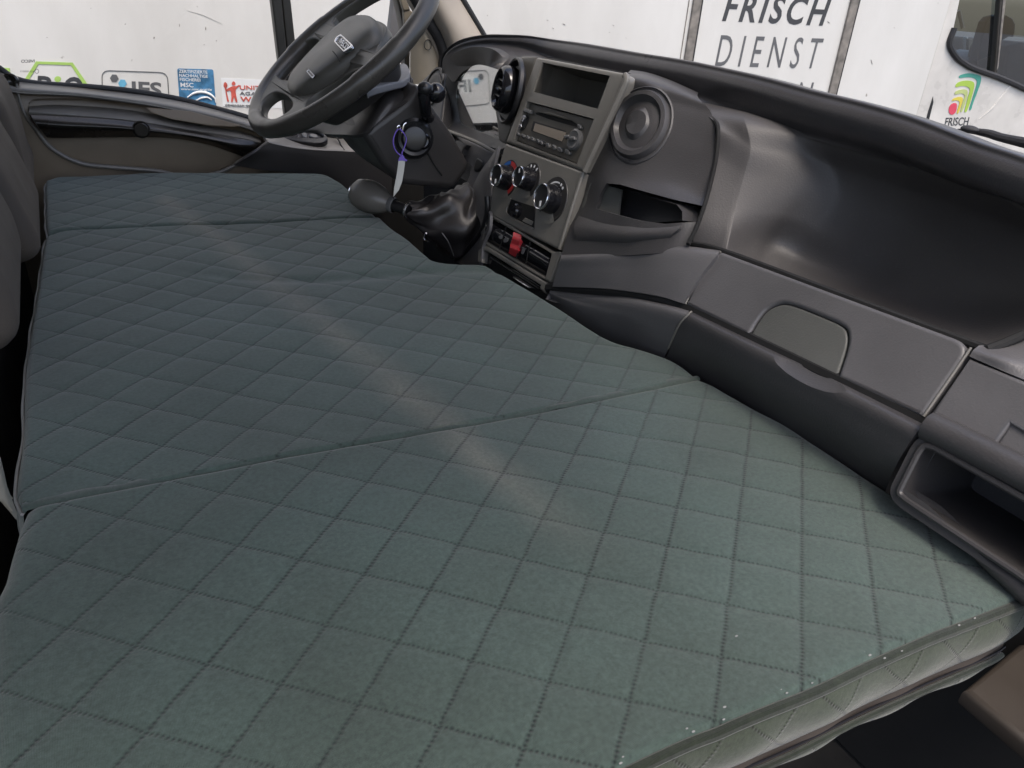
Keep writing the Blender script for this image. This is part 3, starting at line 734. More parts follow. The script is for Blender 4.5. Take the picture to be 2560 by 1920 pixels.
me, Gm = quilt_panel(seam, mid_far, mid_left, mid_right, 200, 220, (-0.22, -0.15), (0.010, 0.012, 0.005, 0.012), skirts='lrf', seed=4)
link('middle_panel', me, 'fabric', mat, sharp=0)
far_near = ats('s', [(99, 500), (150, 491), (300, 485), (500, 478), (700, 470), (822, 464)], Z=0)
far_left = ats('s', [(99, 500), (95, 470), (95, 438), (94, 400), (96, 379)], Z=0)
far_far = ats('s', [(96, 379), (130, 371), (250, 367), (400, 366), (600, 366), (690, 368)], Z=0)
far_right = ats('s', [(822, 464), (795, 438), (765, 408), (740, 388), (715, 374), (690, 368)], Z=0)
me, Gf = quilt_panel(far_near, far_far, far_left, far_right, 150, 130, (0.1, 0.45), (0.010, 0.02, 0.03, 0.02), z0=-0.006, skirts='lrf', seed=6)
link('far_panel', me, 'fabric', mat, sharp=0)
# seam binding between near and middle panels
sb = even(seam, 120)
V = []
for i, p in enumerate(sb):
    w = 0.010 + 0.003 * math.sin(i * .13) + .002 * math.sin(i * .41)
    for y_, z_ in ((-.002, -.004), (.0005, -.0012), (.004, -.0006), (w - .002, -.0012), (w + .001, -.0035)):
        V.append((p[0], p[1] + y_, z_ + .0012 * math.sin(i * .23) + .0006 * math.sin(i * .9)))
me = raw(V, gridfaces(len(sb), 5)); quilt_uv(me, (.5, .5)); link('seam_binding', me, 'fabric_seam', mat, sharp=0)
# piping along the rear edge
for G_, nm in ((Gm, 'rear_piping'), (Gf, 'rear_piping')):
    L_ = [G_[0, j] + np.array([-0.001 + 0.0006 * math.sin(j * 0.21), 0, 0.001 + 0.001 * math.sin(j * 0.13)]) for j in range(0, G_.shape[1], 3)]
    link(nm, tube(L_, 0.0018, 8), 'piping', mat)
# near side: cord, band, zip, lower band
E0 = even(Gn[:, 0], 160)
def band_uv(me, off):
    uv = me.uv_layers.new(name='quilt')
    for l in me.loops:
        c = me.vertices[l.vertex_index].co
        uv.data[l.index].uv = ((c.x + c.z) / .072 + off, (c.x - c.z) / .072 + off)
def band(z_a, z_b, bulge, rows=6, out0=0.0, out1=0.0):
    n = len(E0); V = []
    for i, p in enumerate(E0):
        for k in range(rows + 1):
            t = k / rows
            d = out0 * (1 - t) + out1 * t + bulge * math.sin(math.pi * t)
            und = 0.0015 * math.sin(i * 0.35) * math.sin(math.pi * t)
            V.append((p[0] + d * 0.15, p[1] - d - und, z_a * (1 - t) + z_b * t))
    return raw(V, gridfaces(n, rows + 1))
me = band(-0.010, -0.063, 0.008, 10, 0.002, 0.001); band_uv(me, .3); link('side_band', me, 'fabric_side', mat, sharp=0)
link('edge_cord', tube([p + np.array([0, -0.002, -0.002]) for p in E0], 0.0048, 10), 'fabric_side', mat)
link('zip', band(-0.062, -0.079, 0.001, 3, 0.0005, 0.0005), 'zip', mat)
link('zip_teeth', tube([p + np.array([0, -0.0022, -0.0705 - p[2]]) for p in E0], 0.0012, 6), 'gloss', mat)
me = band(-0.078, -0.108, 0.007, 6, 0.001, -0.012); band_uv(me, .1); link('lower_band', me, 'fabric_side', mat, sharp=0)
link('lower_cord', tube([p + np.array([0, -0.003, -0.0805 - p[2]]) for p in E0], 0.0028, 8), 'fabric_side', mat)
for x, y, z_ in [(1955, 512, 0), (1873, 548, 0), (1575, 683, 0), (1485, 720, 0), (1378, 690, .001), (1408, 705, .001), (1107, 850, .001), (1054, 910, -.004), (945, 885, .001), (975, 902, .001), (697, 1056, -.004), (645, 1040, .001), (487, 1103, .001), (453, 1087, .001), (650, 975, .001), (712, 605, .001), (120, 1235, .001), (108, 1268, .001)]:
    o_ = at('zn', x, y, Z=z_); q_ = rng.uniform(.7, 1.3) * .0010
    link('thread_end', ball(o_, [(q_ * 1.5, 0, 0), (0, q_ * .8, 0), (0, 0, q_ * .6)], 8), 'piping', mat)
bot = raw([(p[0], p[1] + 0.006, -0.107) for p in E0] + [(p[0] * 0.98, 0.0, -0.107) for p in E0], [(i, i + 1, 161 + i, 160 + i) for i in range(159)])
link('underside', bot, 'void', mat)

# ================================================================== SEATS BEHIND THE MATTRESS
def seat_back(nm, label, t, pts, Y, depth, loc, bev=0.03):
    s = thing(nm, label, 'seat', loc, 'seat backs behind the mattress')
    link('backrest', plate(ats(t, pts, Y=Y), (0, -1, 0), depth, bev, smooth=70, seg=5), 'seat', s)
    return s
seat_back('van_seat', 'taupe seat back with a slanting edge, touching the rear mattress seam', 'zs',
          [(-900, -500), (-250, -100), (0, 250), (100, 400), (220, 620), (330, 820), (440, 1020), (495, 1170), (500, 1235), (470, 1300), (380, 1370), (200, 1430), (-200, 1500), (-900, 1500)], 0.66, 0.36, (-0.3, 0.84, 0))
seat_back('van_seat', 'taupe driver seat back beside the door panel, farthest from the camera', 'zs',
          [(-900, -900), (-100, -700), (150, -300), (250, 0), (330, 280), (400, 430), (425, 540), (390, 640), (250, 720), (-100, 800), (-900, 800)], 1.02, 0.36, (-0.3, 1.2, 0))
seat_back('van_seat', 'dark taupe seat back nearest the camera at the left frame edge', 'zl',
          [(-400, 250), (-150, 350), (0, 560), (45, 650), (75, 745), (78, 800), (50, 850), (-40, 900), (-400, 950)], 0.26, 0.34, (-0.3, 0.43, 0))
bt = thing('seat_buckle_cover', 'cream pointed plastic buckle cover at the left edge below the seats', 'buckle cover', at('zl', 30, 1460, Y=0.03))
link('cover', plate(ats('zl', [(-60, 1330), (0, 1340), (15, 1400), (28, 1460), (70, 1572), (35, 1530), (0, 1490), (-60, 1480)], Y=0.02), (0, -1, 0), 0.02, 0.004), 'cream', bt)

# ================================================================== DRIVER'S DOOR
door = thing('driver_door', 'taupe door panel with black pull handle under the open driver side window', 'door', (0.1, 1.5, -0.7))
def zz(pts): return [at('z1', x, y, Y=yy) for x, y, yy in pts]
base = patch([zz([(-300, 560, 1.5), (0, 575, 1.5), (150, 650, 1.5), (700, 700, 1.5), (1400, 800, 1.5), (2020, 965, 1.5), (2600, 1180, 1.5)]),
              zz([(-300, 660, 1.47), (0, 690, 1.47), (170, 715, 1.47), (700, 750, 1.47), (1400, 860, 1.47), (2000, 1010, 1.47), (2600, 1250, 1.47)]),
              zz([(-300, 1000, 1.455), (0, 1000, 1.455), (200, 1000, 1.455), (700, 1020, 1.455), (1400, 1120, 1.455), (2000, 1200, 1.455), (2600, 1400, 1.455)]),
              zz([(-300, 1700, 1.45), (0, 1700, 1.45), (200, 1700, 1.45), (700, 1700, 1.45), (1400, 1700, 1.45), (2000, 1750, 1.45), (2600, 1800, 1.45)]),
              zz([(x, 3000, 1.45) for x in (-300, 0, 200, 700, 1400, 2000, 2600)])], 190, 150, 0.02)
bez = [(228, 812), (300, 782), (700, 785), (1100, 825), (1500, 905), (1950, 1005), (2105, 1110), (2070, 1180), (1820, 1322), (1500, 1420), (1200, 1350), (900, 1322), (640, 1290), (420, 1182), (290, 1030), (228, 900)]
bl = zz([(x, y, 1.46) for x, y in bez])
base = boolean(base, prism([p + np.array([0, -0.1, 0]) for p in even(bl, 90, True)], (0, 0.3, 0), True, True))
link('panel', base, 'door', door)
link('recess', patch([zz([(180, 760, 1.50), (700, 760, 1.50), (1400, 870, 1.50), (2150, 1080, 1.50)]),
                      zz([(180, 900, 1.53), (700, 900, 1.53), (1400, 1000, 1.53), (2150, 1130, 1.53)]),
                      zz([(200, 1150, 1.54), (700, 1180, 1.54), (1400, 1200, 1.54), (2100, 1220, 1.54)]),
                      zz([(200, 1480, 1.51), (700, 1480, 1.51), (1400, 1520, 1.51), (2100, 1480, 1.51)])], 40, 30, 0.004), 'door', door)
link('bezel', tube(zz([(130, 660, 1.455), (142, 740, 1.452), (185, 880, 1.45), (285, 1026, 1.45), (420, 1180, 1.448), (640, 1290, 1.447), (900, 1322, 1.446), (1250, 1352, 1.446), (1480, 1405, 1.446), (1700, 1370, 1.446), (1830, 1318, 1.446), (2075, 1185, 1.44)]), [0.002, 0.005, 0.0055, 0.0055, 0.0055, 0.005, 0.003], 10, samples=70), 'door_grey', door)
link('sill_trim', patch([zz([(-300, 530, 1.51), (0, 562, 1.51), (130, 635, 1.51), (700, 695, 1.51), (1400, 790, 1.51), (2020, 955, 1.51), (2600, 1170, 1.51)]),
                         zz([(-300, 600, 1.455), (0, 640, 1.455), (140, 690, 1.455), (700, 735, 1.455), (1400, 835, 1.455), (2020, 990, 1.455), (2600, 1205, 1.455)]),
                         zz([(-300, 640, 1.448), (0, 690, 1.448), (160, 735, 1.448), (700, 765, 1.448), (1400, 872, 1.448), (2020, 1035, 1.448), (2600, 1250, 1.448)])], 70, 16, 0.01), 'door_grey', door)
link('window_seal', tube(zz([(-300, 440, 1.51), (-60, 512, 1.51), (0, 545, 1.51), (120, 622, 1.51), (300, 662, 1.51), (700, 688, 1.51), (1050, 722, 1.51), (1400, 782, 1.51), (1700, 856, 1.51), (2020, 950, 1.51), (2600, 1165, 1.51)]), 0.0075, 10, samples=90), 'rubber', door)
link('handle_top', patch([zz([(232, 828, 1.51), (500, 800, 1.51), (1050, 848, 1.51), (1500, 948, 1.51), (1880, 1012, 1.51), (2060, 1085, 1.49)]),
                          zz([(228, 850, 1.46), (500, 850, 1.46), (1050, 895, 1.46), (1500, 985, 1.46), (1880, 1050, 1.46), (2066, 1105, 1.46)]),
                          zz([(230, 885, 1.43), (500, 905, 1.43), (1000, 945, 1.43), (1500, 1022, 1.43), (1900, 1088, 1.43), (2062, 1128, 1.44)])], 50, 12, 0.006), 'door_grey', door)
hd = link('pull_handle', patch([zz([(231, 888, 1.434), (500, 908, 1.432), (1000, 948, 1.432), (1500, 1025, 1.432), (1900, 1091, 1.432), (2060, 1131, 1.44)]),
                           zz([(290, 985, 1.415), (500, 1000, 1.412), (1000, 1020, 1.412), (1500, 1075, 1.412), (1850, 1150, 1.415), (2000, 1180, 1.43)]),
                           zz([(372, 1086, 1.45), (500, 1090, 1.45), (1250, 1086, 1.45), (1600, 1132, 1.45), (1830, 1205, 1.45), (1912, 1236, 1.45)])], 60, 24, 0.012), 'handle', door)
cc = at('z1', 1117, 1026, Y=1.411)
link('screw_cap', lathe(cc + np.array([0, 0.006, 0]), (0, -1, 0), [(0.0001, 0.010), (0.015, 0.010), (0.0165, 0.0085), (0.0175, 0.0), (0.0185, 0.0065), (0.0195, 0.0065), (0.020, 0.0)], 28), 'handle', hd)
link('slot', plate(zz([(1150, 848, 1.45), (1500, 882, 1.45), (1905, 1002, 1.45), (1830, 1012, 1.45), (1650, 1000, 1.45), (1350, 948, 1.45), (1200, 895, 1.45)]), (0, -1, 0.35), 0.004, 0.001, front=0.012), 'door', door)
lb = at('z1', 85, 640, Y=1.47)
link('lock_button', lathe(lb, (0, -1, 0.15), [(0.0001, 0.008), (0.006, 0.008), (0.012, 0.012), (0.016, 0.010), (0.017, -0.012)], 24), 'handle', door)
link('lock_stem', plate(ats('z1', [(40, 610), (110, 660), (150, 700), (60, 700)], Y=1.47), (0, -1, 0), 0.02, 0.004), 'handle', door)
# forward ledge with window switches
def zwp(pts): return [at('zw', x, y, Y=yy) for x, y, yy in pts]
link('ledge', patch([zwp([(250, 640, 1.50), (500, 760, 1.50), (960, 790, 1.50), (1250, 850, 1.50), (1560, 870, 1.50), (2000, 900, 1.5)]),
                     zwp([(330, 860, 1.42), (480, 880, 1.42), (760, 930, 1.42), (1050, 960, 1.42), (1330, 965, 1.42), (2000, 1000, 1.42)]),
                     zwp([(370, 912, 1.39), (480, 930, 1.39), (720, 975, 1.39), (1030, 1003, 1.39), (1340, 1015, 1.39), (2000, 1055, 1.39)]),
                     zwp([(366, 935, 1.382), (480, 960, 1.382), (720, 1005, 1.382), (1030, 1035, 1.382), (1340, 1048, 1.382), (2000, 1090, 1.382)])], 50, 30, 0.01), 'door_grey', door)
link('ledge_face', patch([zwp([(366, 925, 1.382), (480, 955, 1.382), (720, 1000, 1.382), (1030, 1030, 1.382), (1340, 1043, 1.382), (2000, 1085, 1.382)]),
                          zwp([(200, 1060, 1.385), (480, 1080, 1.385), (720, 1100, 1.385), (1030, 1150, 1.385), (1340, 1180, 1.385), (2000, 1250, 1.385)]),
                          zwp([(-80, 1230, 1.42), (300, 1290, 1.40), (720, 1330, 1.40), (1100, 1400, 1.40), (1500, 1600, 1.40), (2000, 1800, 1.40)])], 40, 24, 0.01), 'dash', door)
link('ledge_edge', tube(zwp([(-60, 1200, 1.425), (180, 1060, 1.40), (330, 950, 1.385), (375, 920, 1.383)]), 0.004, 8, samples=20), 'door_grey', door)
link('ledge_joint', tube(zwp([(1262, 850, 1.46), (1300, 900, 1.43), (1330, 965, 1.415), (1375, 1030, 1.386)]), 0.0022, 6, samples=14), 'void', door)
so = at('zw', 880, 900, Y=1.43); sn = unit((-0.12, -0.35, 0.93)); SPL = (so, sn)
sp_ = ats('zw', [(560, 880), (700, 820), (850, 785), (950, 783), (1060, 820), (1140, 880), (1152, 930), (1080, 968), (950, 975), (750, 950), (600, 915)], pl=SPL)
si_ = ats('zw', [(640, 872), (760, 820), (860, 800), (945, 800), (1030, 830), (1095, 875), (1100, 895), (1040, 912), (950, 910), (780, 895)], pl=SPL)
swp = link('switch_panel', plate(sp_, sn, 0.016, 0.003, holes=[si_], smooth=60, hsmooth=60, front=0.010), 'black', door)
link('switch_floor', plate(si_, sn, 0.004, 0, smooth=50, front=0.0), 'dash', swp)
for cx, cy, a, b in ((850, 852, 38, 42), (970, 868, 62, 30), (770, 868, 12, 25)):
    link('switch', plate(ats('zw', [(cx - a, cy - b * .4), (cx - a * .3, cy - b), (cx + a * .6, cy - b * .6), (cx + a, cy + b * .5), (cx + a * .3, cy + b), (cx - a * .6, cy + b * .5)], pl=SPL), sn, 0.012, 0.003, smooth=30, front=0.008), 'button', swp)
link('window_channel', plate(ats('z2', [(245, -220), (345, -220), (362, 0), (412, 480), (470, 1010), (392, 1000), (343, 575), (275, 0)], Y=1.51), (0, -1, 0), 0.03, 0.004), 'window_frame', door)
link('window_channel', plate(ats('z2', [(345, -220), (425, -220), (440, 0), (487, 430), (540, 1030), (470, 1010), (412, 480), (362, 0)], Y=1.52), (0, -1, 0), 0.03, 0.004), 'window_frame', door)
gl = link('window_glass', raw(zz([(-500, 300, 1.535), (0, 560, 1.535), (700, 700, 1.535), (1400, 800, 1.535), (2020, 960, 1.535), (3600, 1300, 1.535), (3300, -900, 1.535), (-500, -900, 1.535)]), [tuple(range(8))]), 'glass', door, sharp=0)
def gtext(s, bl_, br_, tl_, bold=0.0):
    A, B, Cc = [at('z1', *q, Y=1.534) for q in (bl_, br_, tl_)]
    link('etched_mark', text(s, A, B, Cc, (0, -1, 0), 0.0006, bold, mirror=True), 'ink', gl, sharp=0)
gtext('IVECO', (166, 496), (272, 494), (168, 472), 0.02)
gtext('43R-000015', (160, 570), (270, 572), (161, 556), 0.0)
link('etched_ring', tube([at('z1', 291 + 15 * math.cos(t), 563 + 17 * math.sin(t), Y=1.533) for t in np.linspace(0, 2 * math.pi, 24, endpoint=False)], 0.0006, 6, closed=True), 'ink_mid', gl)

# front door frame, seals and A-pillar
pil = thing('front_pillar', 'warm grey windscreen pillar with door frame and rubber seal behind the steering wheel', 'pillar', at('zp', 1100, 950, Y=1.4))
def pp(pts): return [at('zp', x, y, Y=yy) for x, y, yy in pts]
link('quarter_frame', plate(ats('zp', [(165, -200), (222, -200), (235, 20), (300, 280), (335, 520), (340, 800), (70, 850), (92, 700), (110, 450), (160, 30)], Y=1.62), (0, -1, 0), 0.03, 0.004), 'shroud_light', pil)
link('door_frame', plate(ats('zp', [(215, -200), (390, -200), (405, 0), (470, 200), (470, 500), (452, 1000), (455, 1430), (430, 1430), (365, 1080), (330, 480), (290, 250), (228, 0)], Y=1.5), (0, -1, 0), 0.04, 0.004), 'window_frame', pil)
link('frame_inner', plate(ats('zp', [(320, -200), (380, -200), (395, 0), (455, 165), (345, 190), (325, 140), (290, 0)], Y=1.475), (0, -1, 0), 0.015, 0.003), 'pillar_dark', pil)
link('frame_inner', plate(ats('zp', [(342, 190), (455, 170), (540, 240), (480, 420), (360, 520)], Y=1.478), (0, -1, 0), 0.015, 0.003), 'pillar_dark', pil)
dt = link('door_trim', patch([pp([(440, 480, 1.46), (560, 420, 1.44), (700, 470, 1.43), (760, 560, 1.43)]),
                              pp([(450, 800, 1.46), (600, 720, 1.44), (740, 700, 1.425), (850, 770, 1.43)]),
                              pp([(450, 1080, 1.46), (630, 960, 1.435), (800, 960, 1.425), (940, 980, 1.43)]),
                              pp([(452, 1460, 1.46), (600, 1450, 1.435), (800, 1400, 1.42), (985, 1300, 1.425)])], 24, 30, 0.01), 'pillar_dark', pil)
link('trim_plug', tube([at('zp', 757 + 62 * math.cos(t), 775 + 88 * math.sin(t), Y=1.423) for t in np.linspace(0, 2 * math.pi, 32, endpoint=False)], 0.0011, 6, closed=True), 'rubber', dt)
link('door_edge', tube(pp([(330, -250, 1.43), (440, 20, 1.43), (560, 230, 1.43), (660, 400, 1.43), (755, 530, 1.43), (870, 760, 1.43), (945, 960, 1.43), (985, 1170, 1.43), (990, 1300, 1.43)]), 0.0068, 10, samples=50), 'pillar', pil)
link('door_seal', tube(pp([(420, -250, 1.42), (560, 0, 1.42), (660, 180, 1.42), (820, 440, 1.42), (930, 620, 1.42), (1005, 800, 1.42), (1040, 980, 1.42), (1025, 1200, 1.42)]), 0.0155, 12, samples=50), 'rubber', pil)
link('pillar_cover', patch([pp([(560, -350, 1.41), (760, 150, 1.41), (880, 400, 1.41), (985, 600, 1.41), (1075, 850, 1.41), (1110, 1100, 1.41)]),
                            pp([(700, -350, 1.375), (930, 150, 1.375), (1060, 400, 1.375), (1160, 600, 1.375), (1260, 850, 1.375), (1330, 1100, 1.375)]),
                            pp([(900, -350, 1.375), (1150, 150, 1.375), (1300, 400, 1.375), (1420, 600, 1.375), (1560, 850, 1.375), (1690, 1100, 1.375)]),
                            pp([(1120, -350, 1.42), (1440, 160, 1.42), (1590, 400, 1.42), (1710, 600, 1.42), (1870, 850, 1.42), (2000, 1100, 1.42)])], 30, 24, 0.01), 'pillar', pil)
link('windscreen_edge', tube(pp([(1130, -350, 1.42), (1350, -20, 1.42), (1540, 300, 1.42), (1740, 640, 1.42), (1850, 830, 1.42)]), 0.0085, 10, samples=30), 'rubber', pil)

# ================================================================== DASHBOARD
NC = unit((-0.957, 0, 0.29)); OC = at('s', 1160, 125, X=0.64); PC = (OC, NC)
dash = thing('dashboard', 'black moulded dashboard with open storage tray, glovebox and instrument hood', 'dashboard', (0.8, 0.4, -0.3))
# --- padded top with instrument hood
crest = [(36, 310, .668), (44, 225, .664), (100, 140, .664), (220, 72, .675), (400, 36, .70), (600, 33, .73), (800, 38, .76), (1000, 66, .78), (1300, 105, .78)]
crest = [at('z3', x, y, X=X) for x, y, X in crest] + [at('z4', x, y, X=X) for x, y, X in
         [(700, 209, .78), (860, 234, .78), (1000, 261, .78), (1200, 305, .775), (1400, 358, .77), (1600, 406, .765), (1800, 465, .76), (2050, 560, .75), (2212, 612, .74), (2500, 720, .72), (2900, 900, .70)]]
def shift(P, dx, dz, dy=0): return [p + np.array([dx, dy, dz]) for p in P]
bottom = [at('z3', x, y, X=X) for x, y, X in [(62, 372, .668), (118, 432, .672), (190, 352, .672), (295, 290, .673), (430, 306, .675), (560, 330, .68), (720, 240, .69), (900, 222, .675), (1300, 292, .668)]] + \
         [at('z4', x, y, X=X) for x, y, X in [(640, 286, .672), (800, 330, .72), (930, 415, .745), (1150, 492, .755), (1350, 545, .765), (1560, 600, .77), (1760, 655, .77), (2010, 750, .765), (2180, 790, .76), (2480, 900, .745), (2850, 1080, .72)]]
hl = [.3, .3, .35, .4, .45, .5, .65, .85] + [1.0] * (len(crest) - 8)
rows = [shift(crest, .38, -.13), shift(crest, .10, -.024), crest,
        [c + np.array([-.014 * k, 0, -.006 * k]) for c, k in zip(crest, hl)],
        [c + np.array([-.021 * k, 0, -.020 * k]) for c, k in zip(crest, hl)],
        [c + np.array([-.016 * k, 0, -.042 * k]) for c, k in zip(crest, hl)],
        [0.45 * (c + np.array([-.004, 0, -.05 * k ** 1.5])) + 0.55 * b for c, b, k in zip(crest, bottom, hl)], bottom]
link('top_pad', patch(rows, 110, 60, 0.004), 'dash_soft', dash)
# hood underside above the instruments is closed by the binnacle below
GN = unit((-0.997, 0.067, -0.012)); GO = at('z3', 320, 600, X=.672); GP = (GO, GN)
outer = [at('zq', x, y, X=X) for x, y, X in [(78, 300, .664), (115, 490, .670), (60, 760, .668), (30, 1000, .666), (22, 1300, .662), (80, 1392, .652), (500, 1560, .64), (900, 1720, .63), (1150, 1700, .63), (1300, 1200, .66), (1300, 700, .68), (1200, 330, .70), (950, 40, .675), (600, -20, .66), (330, 50, .655), (160, 170, .660)]]
inner = ats('zq', [(330, 560), (300, 640), (278, 760), (285, 900), (330, 1150), (352, 1300), (420, 1335), (700, 1445), (1000, 1562), (1090, 1400), (1110, 1000), (1110, 700), (1095, 445), (920, 345), (640, 290), (440, 400)], pl=GP)
# pair the rings by angle so the funnel is even
def ring(P, n=96):
    Q = even(P, 400, True); c = np.mean(Q, 0); x, y, z = frame(GN)
    a = np.arctan2((Q - c) @ y, (Q - c) @ x); o_ = np.argsort(a); a, Q = a[o_], Q[o_]
    t = np.linspace(-math.pi, math.pi, n, endpoint=False)
    return np.stack([np.interp(t, a, Q[:, k], period=2 * math.pi) for k in range(3)], 1)
RO, RI = ring(outer), ring(inner)
RM = RO * .45 + RI * .55 + np.array([-.002, 0, 0])
link('instrument_binnacle', loft([RO + np.array([.02, 0, 0]), RO, RM, RI], (False, False)), 'shroud', dash)
lens = link('instrument_lens', plate(inner, GN, 0.003, 0, smooth=80, front=0.0), 'lens', dash)
link('instrument_panel', plate(inner, GN, 0.003, 0, smooth=60, front=-0.035), 'black', dash)
for cx, cy, r_ in ((800, 1250, .045), (600, 1000, .038), (770, 715, .018)):
    O_ = at('zq', cx, cy, pl=GP, h=-.03)
    g_ = link('gauge', lathe(O_, GN, [(0.0001, 0.001), (r_ * .9, 0.001), (r_, 0.006), (r_ * 1.05, 0.0)], 40), 'radio', dash)
    for k in range(8):
        a = math.radians(-40 + k * 37); x_, y_, _ = frame(GN)
        dd = x_ * math.cos(a) + y_ * math.sin(a)
        link('gauge_mark', box(O_ + dd * r_ * .78 + GN * .0025, dd, np.cross(GN, dd), GN, r_ * .16, .0022, .001), 'white', g_)
for cx, cy in ((605, 820), (800, 830), (775, 930), (735, 1035), (670, 1135), (540, 905)):
    link('warning_symbol', plate([at('zq', cx + dx, cy + dy, pl=GP, h=-.032) for dx, dy in ((-16, -16), (16, -12), (16, 16), (-16, 14))], GN, .001, front=.001), 'white', dash)
# driver side end of the dash with round vent
EP = (at('zp', 860, 1480, X=.665), unit((-0.93, 0.0, 0.35)))
link('end_panel', plate(ats('zp', [(600, 1450), (690, 1345), (820, 1230), (950, 1168), (1035, 1140), (1058, 1210), (1095, 1290), (1062, 1390), (1040, 1659), (1010, 1900), (960, 2300), (700, 2300), (590, 1800)], pl=EP), EP[1], 0.05, 0.006), 'dash', dash)
vent_o = at('zp', 865, 1500, pl=EP)
vr = link('air_vent', lathe(vent_o, EP[1], [(0.048, 0.0), (0.047, 0.004), (0.043, 0.004), (0.041, -0.004), (0.036, -0.005), (0.034, 0.003), (0.028, 0.005), (0.018, 0.003), (0.0001, 0.002)], 40), 'shroud', dash)
# lower driver side panel
LP = (at('z3', 300, 1020, X=.62), NC)
link('lower_panel', plate(ats('z3', [(60, 858), (300, 955), (505, 1070), (490, 1180), (420, 1500), (395, 1560), (180, 1420), (250, 1240), (262, 1165), (205, 1110), (185, 965), (130, 905)], pl=LP), NC, 0.04, 0.005), 'lid', dash)
link('lower_panel_rim', tube(ats('z3', [(40, 838), (60, 852), (300, 945), (515, 1062)], pl=LP, h=.012), 0.004, 8, samples=30), 'console', dash)
link('fuse_socket', plate(ats('z3', [(330, 1090), (385, 1130), (345, 1205), (300, 1195)], pl=LP), NC, 0.02, 0.004, smooth=30, front=.004), 'black', dash)
link('cover_flap', plate(ats('z3', [(170, 940), (270, 985), (240, 1020), (215, 1100), (185, 1060)], pl=LP), NC, 0.02, 0.004, front=.012), 'dash', dash)
# --- surround with the round passenger vent and the open pocket
def xs(t, pts): return [at(t, p[0], p[1], X=p[2]) if len(p) == 3 else at(t, p[0], p[1], pl=PC, h=-.018) for p in pts]
surr = patch([[p + unit(p - CAM) * .10 + np.array([0, 0, .010]) for p in xs('z3', [(1640, 380, .665), (1780, 400, .69), (1980, 460, .71), (2230, 565, .725)])],
              xs('z3', [(1605, 378), (1780, 400, .67), (1980, 460, .69), (2230, 565, .705)]),
              xs('z3', [(1535, 510), (1760, 560, .655), (2000, 620, .675), (2350, 720, .695)]),
              xs('z3', [(1405, 790), (1700, 840, .632), (2000, 870, .658)]) + xs('z6', [(815, 190, .675)]),
              xs('z3', [(1215, 1205), (1500, 1250, .598), (1900, 1260, .625)]) + xs('z6', [(772, 380, .645)]),
              xs('z6', [(180, 425), (400, 440, .572), (620, 450, .592), (742, 480, .612)]),
              xs('z6', [(112, 660, .538), (400, 650, .545), (560, 640, .56), (675, 640, .58)])], 60, 60, 0.008)
SB = bvh_of(surr)
pkc = [(206, 436), (228, 370), (252, 318), (300, 322), (630, 420), (656, 452), (656, 493), (480, 506), (390, 492)]
pk = [hit(SB, 'z6', x, y) for x, y in pkc]
lipA = [hit(SB, 'z6', x, y, -.004) for x, y in [(202, 444), (390, 498), (480, 512), (665, 500)]]
lipB = [hit(SB, 'z6', x, y, .005) for x, y in [(186, 510), (390, 545), (500, 545), (655, 530)]]
lipC = [hit(SB, 'z6', x, y, .0045) for x, y in [(184, 560), (390, 580), (500, 570), (625, 558)]]
lipD = [hit(SB, 'z6', x, y, -.004) for x, y in [(200, 606), (390, 602), (500, 588), (600, 578)]]
vrim = np.array([hit(SB, 'z3', x, y) for x, y in [(1465, 850), (1508, 700), (1572, 590), (1690, 500), (1830, 478), (1940, 530), (2005, 640), (2012, 770), (1975, 900), (1880, 1040), (1760, 1115), (1640, 1133), (1530, 1080), (1480, 980)]])
vc = vrim.mean(0); VN = np.linalg.svd(vrim - vc)[2][2]; VN = VN if VN @ (CAM - vc) > 0 else -VN
vrim = even(vrim, 72, True)
surr = boolean(surr, prism([p + (CAM - p) * .06 for p in pk], (0.16, 0.05, -0.03), True, True))
link('vent_surround', surr, 'dash', dash)
link('pocket', prism([p + np.array([.003, 0, 0]) for p in pk], (0.05, 0.01, -0.01), True, False), 'dash', dash)
def deep(p, d): return p + unit(p - CAM) * d
wl_ = [[hit(SB, 'z6', x, y, .001) for x, y in ((250, 322), (230, 372), (208, 434))], [deep(hit(SB, 'z6', x, y), .022) for x, y in ((320, 334), (300, 395), (290, 466))], [deep(hit(SB, 'z6', x, y), .042) for x, y in ((392, 352), (380, 420), (372, 494))]]
link('pocket_wall', patch(wl_, 12, 16, .003), 'latch', dash)
link('pocket_lip', patch([lipA, lipB, lipC, lipD], 30, 20, 0.004), 'tray', dash)
link('round_vent_cover', loft([[vc + (p - vc) * r_ + VN * h_ for p in vrim] for r_, h_ in [(1.03, -.010), (1.02, .0015), (.985, .003), (.955, -.002), (.925, -.004), (.90, .004), (.85, .010), (.74, .011), (.66, .006), (.60, .002), (.52, .002), (.45, .005), (.36, .010), (.31, .0125), (.02, .013)]], (False, True)), 'dash', dash)
link('surround_joint', tube(xs('z6', [(700, -40, .70), (760, 5, .70), (805, 35, .695), (826, 80, .685), (818, 200, .672), (798, 300, .655), (765, 420, .625), (725, 530, .60), (690, 600, .58)]), 0.0032, 8, samples=50), 'void', dash)
